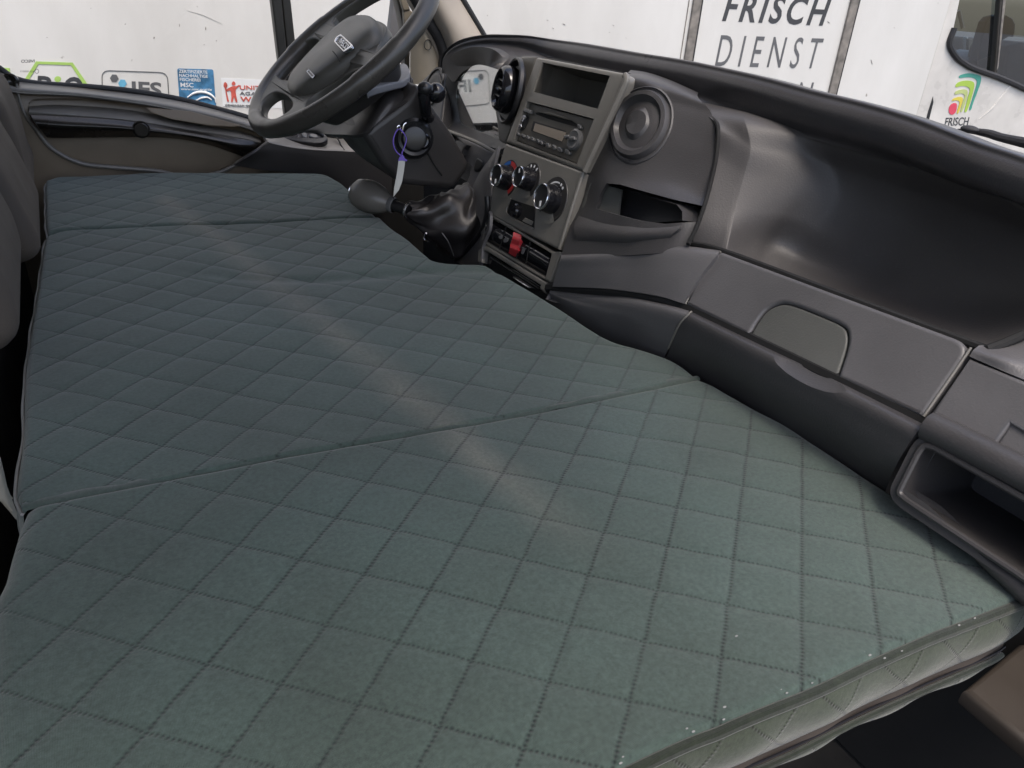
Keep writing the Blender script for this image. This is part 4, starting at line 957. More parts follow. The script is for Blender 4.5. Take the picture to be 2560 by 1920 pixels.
# --- open storage tray
_A = xs('z6', [(740, -10, .70), (826, 66, .688), (812, 200, .675), (768, 400, .645), (728, 520, .624), (700, 640, .612)])
_C = xs('z6', [(945, 30, .715), (972, 160, .705), (942, 290, .692), (905, 430, .672), (880, 550, .652), (852, 668, .632)])
_R = xs('z6', [(1200, 90, .768), (1262, 220, .775), (1292, 350, .775), (1200, 475, .757), (1095, 600, .74), (1035, 716, .695)])
_D = xs('z6', [(1400, 150, .782), (1440, 290, .80), (1450, 430, .802), (1370, 580, .785), (1270, 700, .768), (1190, 790, .718)])
_E = xs('z6', [(1700, 240, .785), (1740, 380, .808), (1750, 540, .812), (1680, 700, .795), (1580, 830, .772), (1490, 900, .718)])
_F = xs('z6', [(2050, 350, .778), (2120, 520, .798), (2120, 680, .797), (2040, 830, .785), (1920, 950, .748), (1810, 1015, .70)])
_G = xs('z6', [(2330, 480, .765), (2380, 640, .773), (2360, 800, .76), (2260, 920, .73), (2080, 1030, .69), (1980, 1070, .66)])
_H = xs('z6', [(2520, 600, .74), (2500, 740, .715), (2420, 860, .69), (2300, 960, .66), (2120, 1050, .64), (2040, 1085, .63)])
def _mix(a, b, t): return [p * (1 - t) + q * t for p, q in zip(a, b)]
_tc = [_A, _mix(_A, _C, .33), _mix(_A, _C, .66), _mix(_A, _C, .95), _mix(_C, _R, .05), _mix(_C, _R, .35), _mix(_C, _R, .65), _mix(_C, _R, .9), _mix(_R, _D, .25), _mix(_R, _D, .65), _mix(_D, _E, .3), _E, _F, _G, _H]
tray = patch([[c[0] + unit(c[0] - CAM) * .08 + np.array([0, 0, .012]), *c] for c in _tc], 140, 66, 0.006)
link('storage_tray', tray, 'tray', dash)
# --- glovebox lid, filler panels, lower roll
def facen(P): 
    n = np.cross(P[1] - P[0], P[2] - P[0]); n = unit(n); return n if np.dot(n, CAM - P[0]) > 0 else -n
gp = [at('z6', 835, 630, X=.60), at('z6', 1980, 1052, X=.60), at('z6', 675, 874, X=.552)]
LN = facen(gp); LPL = (gp[0], LN)
lat = ats('z6', [(968, 1000), (1000, 945), (1045, 893), (1105, 867), (1165, 874), (1290, 922), (1385, 966), (1412, 1003), (1408, 1070), (1372, 1185)], pl=LPL)
lat_top = list(crs(lat, 46))
nL, nR = at('z6', 962, 1012, pl=LPL), at('z6', 1366, 1203, pl=LPL)
lid = link('glovebox_lid', plate(ats('z6', [(838, 632), (1980, 1054), (1752, 1384)], pl=LPL) + [nR] + lat_top[::-1] + [nL] + ats('z6', [(678, 872), (735, 745), (785, 655)], pl=LPL), LN, 0.03, 0.005, r=[.004, .02, .002] + [0] * (len(lat_top) + 2) + [.002, 0, .02], seg=4), 'lid', dash)
lat = lat_top + [at('z6', 1362, 1200, pl=LPL), at('z6', 968, 1012, pl=LPL)]
c0 = np.mean(lat, 0)
link('latch_paddle', plate([c0 + (p - c0) * .972 for p in lat], LN, 0.02, 0.003, front=-.002, seg=3), 'latch', lid)
link('latch_shadow_gap', plate(ats('z6', [(960, 1020), (1040, 870), (1180, 860), (1400, 950), (1430, 1010), (1380, 1200)], pl=LPL), LN, 0.004, front=-0.024), 'void', lid)
link('tray_edge', tube(xs('z6', [(700, 600, .615), (850, 634, .613), (1400, 838, .613), (1985, 1056, .613), (2060, 1070, .613), (2212, 1010, .65)]), 0.005, 8, samples=60), 'void', dash)
# filler to the left of the lid
link('filler_panel', patch([xs('z6', [(112, 646, .545), (300, 634, .56), (480, 612, .575), (640, 604, .59), (836, 628, .608)]),
                            xs('z6', [(112, 660, .526), (300, 648, .541), (480, 630, .556), (640, 622, .572), (820, 648, .590)]),
                            xs('z6', [(95, 715, .522), (290, 712, .533), (460, 712, .545), (610, 722, .556), (745, 745, .570)]),
                            xs('z6', [(74, 792, .518), (280, 798, .525), (440, 815, .533), (570, 838, .541), (668, 868, .550)])], 50, 30, 0.02), 'lid', dash)
link('filler_undercut', tube(xs('z6', [(60, 798, .535), (280, 806, .535), (440, 824, .543), (570, 850, .55), (690, 892, .56), (1000, 1035, .56), (1400, 1228, .56), (1760, 1402, .56), (2000, 1515, .56), (2300, 1660, .56)]), 0.010, 8, samples=90), 'void', dash)
def roll(*st):      # rounded lower fascia: top edge, brow, bulge, bottom
    return [[at('z6', q[k][0], q[k][1], X=q[k][2]) for q in st] for k in range(5)]
link('lower_filler', patch(roll(((70, 796, .545), (66, 806, .528), (60, 822, .522), (52, 835, .522), (-20, 960, .56)),
                                 ((280, 812, .545), (275, 830, .529), (265, 870, .522), (230, 940, .524), (150, 1120, .565)),
                                 ((440, 828, .548), (430, 850, .531), (415, 900, .525), (380, 980, .53), (300, 1200, .57)),
                                 ((570, 858, .553), (560, 880, .535), (535, 940, .53), (490, 1040, .536), (420, 1240, .575)),
                                 ((696, 898, .556), (684, 916, .538), (640, 968, .534), (598, 1072, .54), (540, 1220, .58))), 44, 34, 0.012), 'lid', dash)
lower = patch(roll(((706, 902, .556), (694, 920, .538), (650, 972, .534), (606, 1076, .54), (545, 1230, .58)),
                    ((1000, 1040, .556), (985, 1064, .537), (945, 1120, .532), (890, 1210, .54), (820, 1380, .585)),
                    ((1380, 1220, .556), (1362, 1246, .537), (1315, 1305, .532), (1250, 1420, .54), (1180, 1600, .59)),
                    ((1765, 1408, .556), (1738, 1440, .537), (1690, 1500, .532), (1612, 1645, .54), (1560, 1790, .595))), 70, 40, 0.014)
sc = ats('z6', [(1000, 1010), (1010, 1062), (1060, 1110), (1200, 1190), (1300, 1245), (1345, 1250), (1392, 1212), (1400, 1170), (1200, 1050)], X=.53)
lower = boolean(lower, ball(np.mean(sc, 0) + np.array([-.012, 0, .012]), [(.046, 0, 0), (0, .080, 0), (.0, 0, .036)], 32))
link('lower_fascia', lower, 'dash', dash)
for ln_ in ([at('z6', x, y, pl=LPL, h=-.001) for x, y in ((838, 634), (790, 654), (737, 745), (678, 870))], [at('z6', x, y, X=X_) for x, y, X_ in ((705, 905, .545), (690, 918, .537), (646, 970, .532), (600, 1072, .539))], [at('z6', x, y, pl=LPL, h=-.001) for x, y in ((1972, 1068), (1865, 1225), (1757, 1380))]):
    link('edge_highlight', tube(ln_, .0014, 8, samples=24), 'console', dash)  # pale tubes standing in for light caught on the panel edges
# right end panels and side pocket
rp = [at('zr', 690, 238, X=.60), at('zr', 455, 610, X=.552), at('zr', 954, 420, X=.60)]
RN = LN; RPL = LPL
link('end_cover', plate(ats('zr', [(668, 300), (1150, 500), (1010, 720), (880, 640), (790, 762), (452, 612)], pl=RPL), RN, 0.03, 0.004), 'lid', dash)
link('end_cover_flap', plate(ats('zr', [(1160, 508), (1300, 560), (1100, 900), (796, 766), (955, 525), (1020, 440)], pl=RPL, h=-.004), RN, 0.03, 0.003), 'lid', dash)
link('end_shoulder', patch([xs('zr', [(720, 236, .605), (830, 226, .63), (920, 185, .66), (1100, 60, .70)]), xs('zr', [(690, 262, .597), (850, 300, .60), (1000, 300, .62), (1200, 220, .66)]), xs('zr', [(672, 292, .593), (830, 362, .593), (1000, 430, .595), (1250, 530, .60)])], 30, 16, 0.02), 'lid', dash)
SPN = unit((-0.93, 0, 0.36)); SPP = (at('zr', 420, 760, X=.535), SPN)
hole = ats('zr', [(305, 1000), (410, 790), (440, 752), (490, 765), (954, 1025), (1300, 1220), (1300, 1700), (954, 1440), (340, 1035)], pl=SPP)
link('side_fascia', plate(ats('zr', [(455, 662), (1300, 1110), (1300, 1900), (900, 1560), (420, 1100), (244, 985), (330, 840), (395, 720)], pl=SPP), SPN, 0.03, 0.010, holes=[hole], hr=.012, r=[.02, 0, 0, 0, 0, 0, 0, .02], seg=5), 'dash', dash)
link('side_pocket', prism([p - SPN * .012 for p in fillet(np.array(hole), .012)], (0.13, 0, -.03), True, False), 'tray', dash)
link('side_pocket_rim', tube([p + SPN * .001 for p in fillet(np.array(hole), .014)], .0035, 8, closed=True), 'dash', dash)
link('side_roll', tube(xs('zr', [(460, 655, .548), (700, 775, .548), (954, 905, .548), (1300, 1085, .548)]), 0.016, 12, samples=20), 'dash', dash)
link('dash_back', box((0.985, .45, -.02), (1, 0, 0), (0, 1, 0), (0, 0, 1), 0.02, 1.7, 0.56), 'void', dash)
link('dash_body', box((0.80, .48, -.12), (1, 0, 0), (0, 1, 0), (0, 0, 1), 0.30, 1.5, 0.30), 'void', dash)

# ================================================================== CENTRE CONSOLE
con = thing('centre_console', 'taupe centre console with radio, heater knobs and red hazard switch', 'console', (0.55, 0.52, -0.3))
def pc(t, pts, h=0.0): return ats(t, pts, pl=PC, h=h)
scr = pc('z3', [(885, 262), (1468, 378), (1362, 663), (802, 515)])
rad = pc('z3', [(752, 596), (1330, 750), (1182, 1142), (632, 932)])
ub = plate(pc('z3', [(832, 214), (1588, 354), (1622, 384), (1616, 425), (1252, 1212), (566, 952), (640, 750), (735, 480)]), NC, 0.03, 0.005, r=[.004, .006, .01, .006, .003, .003, 0, 0], seg=4)
c2_ = lambda P: prism([p + NC * .02 for p in P], -NC * .08, True, True)
ub = boolean(boolean(ub, c2_(scr)), c2_(rad))
link('upper_bezel', ub, 'console', con, sharp=28)
x_, y_, _ = frame(NC)
link('bezel_edge', tube(pc('z3', [(1600, 375), (1612, 400), (1590, 470), (1420, 840), (1252, 1206)], .002), .0055, 10, samples=50), 'console', con)
link('open_compartment', prism([p - NC * .004 for p in scr], -NC * .09, True, False), 'console_dark', con)
sw_ = link('compartment_floor', prism([p - NC * .03 for p in pc('z3', [(880, 262), (1468, 378), (1362, 663)])], -NC * .058, True, True), 'tray', con)
bpy.data.objects.remove(sw_)
link('console_back', plate(pc('z3', [(860, 240), (1580, 375), (1240, 1190), (600, 940)]), NC, .004, front=-.10), 'void', con)
# radio
rd = link('radio', plate(pc('z3', [(756, 602), (1326, 754), (1180, 1138), (636, 930)]), NC, 0.05, 0.002, front=-.008), 'radio', con)
HR = -.008
def rplate(name, t, pts, mat, h0, depth, bev=0.0, smooth=0, r=0.0):
    return link(name, plate(pc(t, pts, HR), NC, depth, bev, smooth=smooth, front=h0, r=r), mat, rd)
rplate('cd_slot', 'zc', [(690, 290), (800, 285), (960, 298), (1150, 350), (1320, 430), (1440, 520), (1420, 545), (1100, 455), (900, 395), (700, 318)], 'void', .001, .004)
rplate('slot_brow', 'zc', [(760, 285), (960, 297), (1150, 348), (1310, 425), (1180, 400), (960, 335)], 'radio', .005, .008, .001)
rplate('display_surround', 'zc', [(655, 435), (1215, 605), (1150, 800), (612, 605)], 'black', .001, .004)
rplate('display', 'zc', [(700, 478), (1212, 630), (1150, 788), (662, 610)], 'lcd', .003, .004)
def rbtn(cx, cy, a, b, h=.006, mat='button', smooth=24, n=10):
    pts = [(cx + a * math.cos(t) , cy + b * math.sin(t) + .25 * a * math.cos(t)) for t in np.linspace(0, 2 * math.pi, n, endpoint=False)]
    rplate('button', 'zc', pts, mat, h, h + .002, min(.0016, h / 3), smooth)
for cx, cy, a, b in ((402, 662, 32, 36), (496, 695, 25, 36), (577, 726, 25, 38), (658, 755, 28, 40), (925, 865, 32, 44), (1028, 895, 34, 46), (1132, 937, 38, 46), (1268, 980, 46, 48), (1474, 545, 36, 42)):
    rbtn(cx, cy, a, b)
rplate('button_pair', 'zc', [(715, 770), (760, 745), (850, 785), (870, 830), (850, 875), (800, 870), (720, 825)], 'black', .004, .006, .001, 40)
rbtn(765, 795, 26, 36, .007); rbtn(820, 820, 26, 36, .007)
rplate('eject_key', 'zc', [(545, 225), (650, 255), (630, 325), (520, 295)], 'button', .009, .011, .002, r=.002)
rplate('rocker_well', 'zc', [(470, 350), (560, 345), (565, 420), (500, 560), (440, 600), (410, 560), (420, 450)], 'black', .001, .003, 0, 40)
for q in ([(480, 355), (550, 345), (560, 385), (500, 430), (470, 410)], [(430, 440), (500, 425), (505, 445), (440, 475)], [(415, 505), (470, 500), (485, 540), (450, 570), (425, 560)]):
    rplate('rocker', 'zc', q, 'chrome', .007, .008, .0015, 24)
O_ = at('zc', 1385, 765, pl=PC, h=HR)
dl = link('volume_dial', lathe(O_, NC, [(0.019, 0.0), (0.0185, 0.006), (0.015, 0.008), (0.010, 0.007), (0.0001, 0.007)], 32), 'button', rd)
for q in ([(1255, 715), (1330, 700), (1325, 740), (1270, 770)], [(1345, 735), (1430, 725), (1440, 780), (1390, 800), (1350, 785)]):
    rplate('dial_key', 'zc', q, 'button', .012, .010, .002, 24)
# climate panel
link('climate_panel', plate(pc('z5', [(1530, 372), (2212, 622), (1998, 1298), (1382, 988), (1440, 690)]), NC, 0.028, 0.004, r=[.004, .006, .004, .01, 0], seg=3), 'console', con)
clp = con
link('climate_trim', tube(pc('z5', [(2206, 622), (2110, 930), (2000, 1290)], .001), .0035, 8, samples=20), 'console', con)
def thing_part(name, parent):
    o = bpy.data.objects.new(name, None); COL.objects.link(o); o.parent = parent; o.location = -wloc(parent); o.empty_display_size = .02
    return o
def knob(cx, cy, R0, r0, kind, ang):
    O = at('z5', cx, cy, pl=PC); x, y, n = frame(NC)
    k = thing_part('heater_knob', con)
    link('dial_plate', lathe(O, NC, [(R0, 0.0), (R0 * .98, .0014), (R0 * .8, .0012), (0.0001, .0012)], 48), 'shroud' if kind != 2 else 'shroud', k)
    link('lower_scoop', lathe(O - y * 0.006, NC, [(r0 * .6, .0022), (R0 * .93, .0022)], 24, arc=(math.radians(225), math.radians(315))), 'console', k)
    link('grip', lathe(O, NC, [(r0 * 1.12, .001), (r0 * 1.10, .008), (r0 * 1.0, .024), (r0 * .97, .027)], 48), 'gloss', k)
    link('chrome_ring', lathe(O, NC, [(r0 * .99, .0255), (r0 * .98, .0285), (r0 * .93, .0297), (r0 * .87, .0285), (r0 * .85, .026)], 48), 'chrome', k)
    link('face', lathe(O, NC, [(r0 * .86, .0268), (0.0001, .0272)], 40), 'black', k)
    d = x * math.cos(ang) + y * math.sin(ang)
    link('pointer', box(O + d * r0 * .55 + NC * .0278, d, np.cross(NC, d), NC, r0 * .42, r0 * .2, .001, .0003), 'white', k)
    if kind == 0:
        link('hot_scale', lathe(O, NC, [(R0 * .70, .0020), (R0 * .93, .0020)], 30, arc=(math.radians(-60), math.radians(95))), 'redmark', k)
        link('cold_scale', lathe(O, NC, [(R0 * .74, .0022), (R0 * .93, .0022)], 30, arc=(math.radians(98), math.radians(165))), 'bluemark', k)
    elif kind == 1:
        for a in (60, 85, 110, 135): 
            dd = x * math.cos(math.radians(a)) + y * math.sin(math.radians(a))
            link('scale_mark', box(O + dd * R0 * .8 + NC * .002, dd, np.cross(NC, dd), NC, .005, .003, .0006), 'white', k)
    else:
        link('scale_arc', lathe(O, NC, [(R0 * .72, .0020), (R0 * .79, .0020)], 30, arc=(math.radians(80), math.radians(135))), 'white', k)
        for a in (55, 70):
            dd = x * math.cos(math.radians(a)) + y * math.sin(math.radians(a))
            link('scale_mark', box(O + dd * R0 * .76 + NC * .002, dd, np.cross(NC, dd), NC, .004, .004, .0006), 'white', k)
knob(1555, 678, .036, .0215, 0, math.radians(-70))
knob(1748, 690, .032, .0195, 1, math.radians(105))
knob(1948, 862, .041, .0235, 2, math.radians(-70))
# ashtray and lighter recess
ar = pc('z5', [(1585, 858), (1795, 925), (1782, 1112), (1550, 985)])
link('ashtray_recess', plate(ar, NC, .003, 0, front=.0015), 'void', con)
link('ashtray_rim', tube(pc('z5', [(1580, 850), (1548, 985), (1775, 1112)], .002), .0016, 6, samples=20), 'console', con)
link('lighter', lathe(at('z5', 1650, 960, pl=PC), NC, [(0.013, 0), (0.013, .010), (0.010, .014), (0.0001, .014)], 24), 'gloss', con)
link('ashtray_tab', plate(pc('z5', [(1715, 1020), (1782, 1052), (1765, 1085), (1690, 1050)]), NC, .004, .001, front=.004), 'console', con)
# switch row
swr = pc('zt', [(270, 140), (1365, 785), (1258, 1190), (200, 560)])
link('switch_frame', plate(pc('zt', [(262, 60), (300, 75), (1385, 745), (1535, 748), (1335, 1290), (150, 560), (215, 350)]), NC, .03, .004, holes=[swr], r=[.004, .004, 0, .004, .004, .006, 0], hr=.004, seg=3), 'console', con)
cyl = [pc('zt', [(268, 145), (1360, 790)], -.012), pc('zt', [(250, 230), (1335, 880)], -.001), pc('zt', [(235, 340), (1310, 985)], .002), pc('zt', [(215, 460), (1280, 1100)], -.002), pc('zt', [(195, 565), (1255, 1195)], -.012)]
link('switch_bar', patch(cyl, 20, 24, .006), 'gloss', con)
def onbar(pts, lift):
    return pc('zt', pts, lift)
hz = patch([onbar([(715, 412), (850, 465)], .000), onbar([(700, 510), (835, 560)], .008), onbar([(668, 610), (805, 660)], .006), onbar([(655, 690), (785, 740)], .009), onbar([(632, 780), (740, 848)], .000)], 10, 24, .006)
link('hazard_switch', hz, 'red', con)
for q in ([(505, 490), (555, 480), (560, 530), (530, 545), (498, 515)], [(595, 540), (660, 530), (650, 590), (590, 600)], [(820, 645), (858, 640), (835, 735), (790, 700)], [(915, 705), (958, 708), (925, 800), (893, 790)], [(548, 395), (572, 395), (565, 420)], [(850, 560), (872, 565), (868, 590)]):
    link('switch_symbol', plate(pc('zt', q), NC, .001, 0, front=.0055, smooth=16), 'ink_mid', con)
for a, b in (((590, 330), (470, 720)), ((870, 500), (760, 880)), ((1010, 580), (930, 960))):
    link('switch_gap', tube(pc('zt', [a, ((a[0] + b[0]) / 2, (a[1] + b[1]) / 2), b], .0025), .001, 6), 'void', con)
# lower drawer front
dr = pc('zt', [(210, 735), (1175, 1340), (1165, 1400), (1050, 1480), (180, 930)])
link('drawer_frame', plate(pc('zt', [(250, 640), (300, 670), (1375, 1345), (1272, 1490), (1160, 1395), (1180, 1335), (230, 735), (175, 760), (165, 940), (90, 940), (105, 720)]), NC, .024, .003), 'console', con)
link('drawer', plate(pc('zt', [(190, 760), (1185, 1380), (1280, 1490), (1500, 1700), (900, 1700), (160, 1100)]), NC, .02, .002, front=-.012), 'gloss', con)
link('drawer_edge', tube(pc('zt', [(320, 850), (1160, 1390)], -.010), .0015, 6), 'shroud', con)
link('drawer_pull', plate(pc('zt', [(740, 1188), (900, 1290), (1040, 1380), (1010, 1400), (940, 1365), (850, 1300), (725, 1215)]), NC, .012, .002, front=.004), 'chrome', con)
# console cheeks
link('left_cheek', patch([[at('z5', 1470, 400, pl=PC, h=-.002), at('z5', 1430, 600, pl=PC, h=-.002), at('z5', 1385, 985, pl=PC, h=-.002), at('z5', 1330, 1230, pl=PC, h=-.002)],
                          xs('z5', [(1440, 440, .60), (1380, 580, .585), (1330, 820, .57), (1290, 1000, .56)]),
                          xs('z5', [(1395, 520, .64), (1290, 620, .63), (1180, 735, .62), (1100, 900, .61)])], 24, 18, .006), 'lid', con)
link('surround_plate', plate(ats('zq', [(1215, 345), (1235, 260), (1300, 170), (1420, 132), (1680, 140), (1500, 700), (1120, 1665), (1010, 1600), (970, 1250), (930, 1000), (1050, 700)], pl=PC, h=-.016), NC, .02, .005), 'console_dark', con)
# driver facing air vent
AVN = unit((-0.947, 0.254, 0.2)); AVO = at('zq', 1205, 740, pl=PC, h=-.004)
av = link('air_vent_ring', lathe(AVO, AVN, [(0.064, -0.006), (0.064, 0.001), (0.061, 0.003), (0.058, 0.001), (0.053, -0.014), (0.036, -0.018)], 56), 'black', con)
bo = at('zq', 1165, 725, pl=(AVO, AVN)) + AVN * .003
link('vent_ball', lathe(bo, AVN, [(0.042, -0.018), (0.0455, -0.006), (0.0455, 0.004), (0.043, 0.013), (0.039, 0.018), (0.036, 0.0195), (0.033, 0.017), (0.030, 0.006), (0.0001, 0.002)], 48), 'gloss', av)
xa, ya, _ = frame(AVN)
for k in (-.015, 0, .015):
    w_ = math.sqrt(.031 ** 2 - k * k)
    link('vent_slat', box(bo + ya * k + AVN * .008, xa, ya, AVN, 2 * w_, .003, .012, .001), 'black', av)

# ================================================================== STEERING COLUMN AND WHEEL
WC = np.array([0.31716119, 0.84836306, 0.32293568]); WN = unit((-0.63279924, -0.0109906, 0.7742379))
WU = -unit((-0.77428467, 0, -0.63283746)); WV = unit(np.cross(WU, WN))      # up on the wheel, right on the wheel
def wl(x, y, h=0.0): return WC + WV * x + WU * y + WN * h
sw = thing('steering_wheel', 'black steering wheel with grey hub and chrome badge in front of the instruments', 'steering wheel', WC)
RW = 0.205
rim = [wl(RW * math.cos(t), RW * math.sin(t)) for t in np.linspace(0, 2 * math.pi, 120, endpoint=False)]
def rim_mesh():
    n = 20; V = []
    for i in range(144):
        t = 2 * math.pi * i / 144
        thick = 0.0155 + 0.0012 * (math.cos(4 * t) > .6)
        e = WV * math.cos(t) + WU * math.sin(t)
        for k in range(n):
            a = 2 * math.pi * k / n
            V.append(WC + e * (RW + thick * math.cos(a)) + WN * thick * 1.12 * math.sin(a))
    f = []
    for i in range(144):
        for k in range(n): f.append((i * n + k, ((i + 1) % 144) * n + k, ((i + 1) % 144) * n + (k + 1) % n, i * n + (k + 1) % n))
    return fixn(raw(V, f))
link('rim', rim_mesh(), 'leather', sw)
rot = math.radians(-5)
def rw(p): return (p[0] * math.cos(rot) - p[1] * math.sin(rot), p[0] * math.sin(rot) + p[1] * math.cos(rot))
hA = [(-0.150, -0.118), (-0.178, -0.088), (-0.187, -0.052), (-0.186, -0.028), (-0.165, -0.010), (-0.128, -0.012), (-0.100, -0.032), (-0.078, -0.072), (-0.078, -0.098), (-0.105, -0.116)]
hB = [(-0.060, -0.178), (-0.076, -0.160), (-0.070, -0.142), (-0.030, -0.132), (0.030, -0.132), (0.070, -0.142), (0.076, -0.160), (0.060, -0.178), (0.02, -0.188), (-0.02, -0.188)]
hD = [(-0.176, 0.050), (-0.150, 0.110), (-0.095, 0.160), (-0.0, 0.188), (0.095, 0.160), (0.150, 0.110), (0.176, 0.050), (0.150, 0.036), (0.105, 0.048), (0.06, 0.085), (0.0, 0.095), (-0.06, 0.085), (-0.105, 0.048), (-0.150, 0.036)]
hA2 = [(-x, y) for x, y in hA][::-1]
outer_c = [wl(.197 * math.cos(t), .197 * math.sin(t)) for t in np.linspace(0, 2 * math.pi, 90, endpoint=False)]
sp = plate(outer_c, WN, 0.022, 0.004, holes=[[wl(*rw(p)) for p in h] for h in (hA, hB, hA2, hD)], hsmooth=60, front=0.009, seg=3)
co = np.zeros(len(sp.vertices) * 3); sp.vertices.foreach_get('co', co); co = co.reshape(-1, 3)
rr_ = np.hypot((co - WC) @ WV, (co - WC) @ WU)
co = co - WN * (0.020 * np.clip((0.195 - rr_) / 0.12, 0, 1) ** 1.2)[:, None]
sp.vertices.foreach_set('co', co.reshape(-1)); sp.update()
link('spokes', sp, 'hub', sw)
pad0 = [(-0.098, 0.030), (-0.085, 0.066), (-0.045, 0.084), (0.0, 0.089), (0.045, 0.084), (0.085, 0.066), (0.098, 0.030), (0.092, -0.02), (0.074, -0.075), (0.052, -0.112), (0.028, -0.124), (0.0, -0.127), (-0.028, -0.124), (-0.052, -0.112), (-0.074, -0.075), (-0.092, -0.02)]
pl_ = np.array([rw(p) for p in pad0]); pl_ = even(np.c_[pl_, np.zeros(len(pl_))], 72, True)[:, :2]
cen = np.array(rw((0, -.005)))
def padloop(s, h): return [wl(cen[0] + (p[0] - cen[0]) * s, cen[1] + (p[1] - cen[1]) * s, h) for p in pl_]
link('hub_pad', loft([padloop(.96, -.030), padloop(1.0, -.016), padloop(.985, 0.0), padloop(.94, .012), padloop(.86, .018), padloop(.62, .022), padloop(.3, .024), padloop(.02, .0245)], (False, True)), 'hub', sw)
link('hub_back', loft([padloop(1.05, -.020), padloop(1.0, -.05), padloop(.8, -.085)], (False, True)), 'shroud', sw)
def hubpl(h): return (WC + WN * h, WN)
# badge and airbag mark on the pad
BPL = hubpl(.0225)
def fitpad(t, pts, h=.0225): return ats(t, pts, pl=hubpl(h))
bd = fitpad('z2', [(882, 306), (985, 402), (978, 420), (908, 464), (820, 372), (838, 335)])
bi = fitpad('z2', [(880, 322), (968, 406), (910, 450), (835, 370), (848, 342)])
badge = link('badge', plate(bd, WN, .006, .0015, holes=[bi], r=.005, hr=.004, front=.004), 'chrome', sw)
link('badge_ground', plate(bi, WN, .004, 0, r=.003, front=.001), 'black', badge)
bA, bB, bC = fitpad('z2', [(852, 376), (918, 442), (882, 330)], .0245)
link('badge_lettering', text('IVECO', bA, bB, bA + (bC - bA), WN, .0012, .02), 'chrome', badge, sharp=0)
ab = fitpad('z2', [(590, 590), (648, 652), (625, 682), (574, 614)], .0205)
abm = link('airbag_mark', plate(ab, WN, .004, .0004, front=.0035), 'shroud', sw)
for q in ([(594, 597), (644, 652), (640, 658), (590, 603)], [(579, 614), (628, 670), (624, 677), (575, 619)], [(594, 597), (600, 604), (582, 624), (577, 616)], [(638, 648), (645, 655), (630, 676), (622, 668)]):
    link('mark_outline', plate(fitpad('z2', q, .0245), WN, .0006, front=.0006), 'white', abm)
link('pad_crease', tube(fitpad('z2', [(778, 420), (825, 470), (862, 530)], .0222), .0009, 6, samples=12), 'void', sw)

colm = thing('steering_column', 'black steering column shroud with ignition lock and stalk behind the wheel', 'steering column', (0.55, 0.86, 0.0))
side = ats('z2', [(1050, 1150), (1250, 1000), (1450, 850), (1530, 720), (1590, 790), (1700, 960), (1850, 1170), (1990, 1425), (1960, 1500), (1850, 1640), (1400, 1600), (1250, 1460)], Y=.775)
link('shroud', plate([p for p in side], (0, -1, 0), .24, .014, smooth=0, r=.012, seg=5), 'shroud', colm)
tp = (at('zp', 300, 1250, Y=.90), (0, 0, 1))
tc_ = ats('zp', [(-300, 1560), (-300, 1400), (-100, 1250), (330, 1085), (400, 1110), (440, 1180), (455, 1260), (440, 1325), (340, 1388), (180, 1422), (-100, 1490)], pl=tp)
link('top_cover', plate(tc_, (0, 0, 1), .014, .004, r=.01, seg=4), 'shroud_light', colm)
def zy(pts): return [at('z2', x, y, Y=Y_) for x, y, Y_ in pts]
link('rear_cover', patch([zy([(1470, 640, .90), (1460, 690, .87), (1380, 722, .845), (1220, 742, .84), (950, 890, .92), (600, 1060, 1.03), (480, 1120, 1.08)]),
                          zy([(1490, 740, .83), (1470, 790, .805), (1360, 850, .795), (1190, 910, .80), (950, 1030, .88), (640, 1110, 1.00), (500, 1130, 1.06)]),
                          zy([(1500, 800, .79), (1462, 862, .778), (1262, 1004, .777), (1062, 1152, .777), (870, 1162, .86), (680, 1152, .98), (520, 1140, 1.05)])], 50, 24, .008), 'shroud', colm)
link('shroud_seam', tube([at('z5', x, y, Y=.7745) for x, y in [(845, 425), (880, 490), (920, 560), (985, 650)]], .0022, 6, samples=16), 'void', colm)
IG = at('z5', 740, 330, Y=.772)
ig = link('ignition_lock', lathe(IG, (-.25, -1, .15), [(.040, -.006), (.038, .006), (.032, .012), (.026, .010), (.022, .016), (.018, .017), (.0001, .017)], 40), 'black', colm)
link('lock_ring', lathe(at('z5', 815, 355, Y=.765), (-.3, -1, .2), [(.016, -.006), (.016, .010), (.013, .013), (.011, .010), (.0001, .008)], 32), 'gloss', ig)
link('lock_shine', lathe(at('z5', 815, 355, Y=.765), (-.3, -1, .2), [(.0165, .004), (.0165, .008)], 24, arc=(-1.2, 1.0)), 'chrome', ig)
st = link('stalk', tube([at('z2', x, y, Y=Y_) for x, y, Y_ in [(1640, 1030, .80), (1610, 980, .76), (1595, 880, .74), (1590, 800, .735), (1600, 745, .735)]], [.013, .0125, .0115, .0115, .012], 14, samples=24), 'gloss', colm)
link('stalk_knob', ball(at('z2', 1695, 802, Y=.735), [(.0185, 0, 0), (0, .0185, 0), (0, 0, .0185)], 32), 'gloss', st)
link('stalk_tip', ball(at('z2', 1597, 765, Y=.733), [(.014, 0, 0), (0, .014, 0), (0, 0, .013)], 24), 'black', st)
link('stalk_neck', tube([at('z2', 1600, 770, Y=.735), at('z2', 1690, 800, Y=.735)], .0125, 12), 'gloss', st)

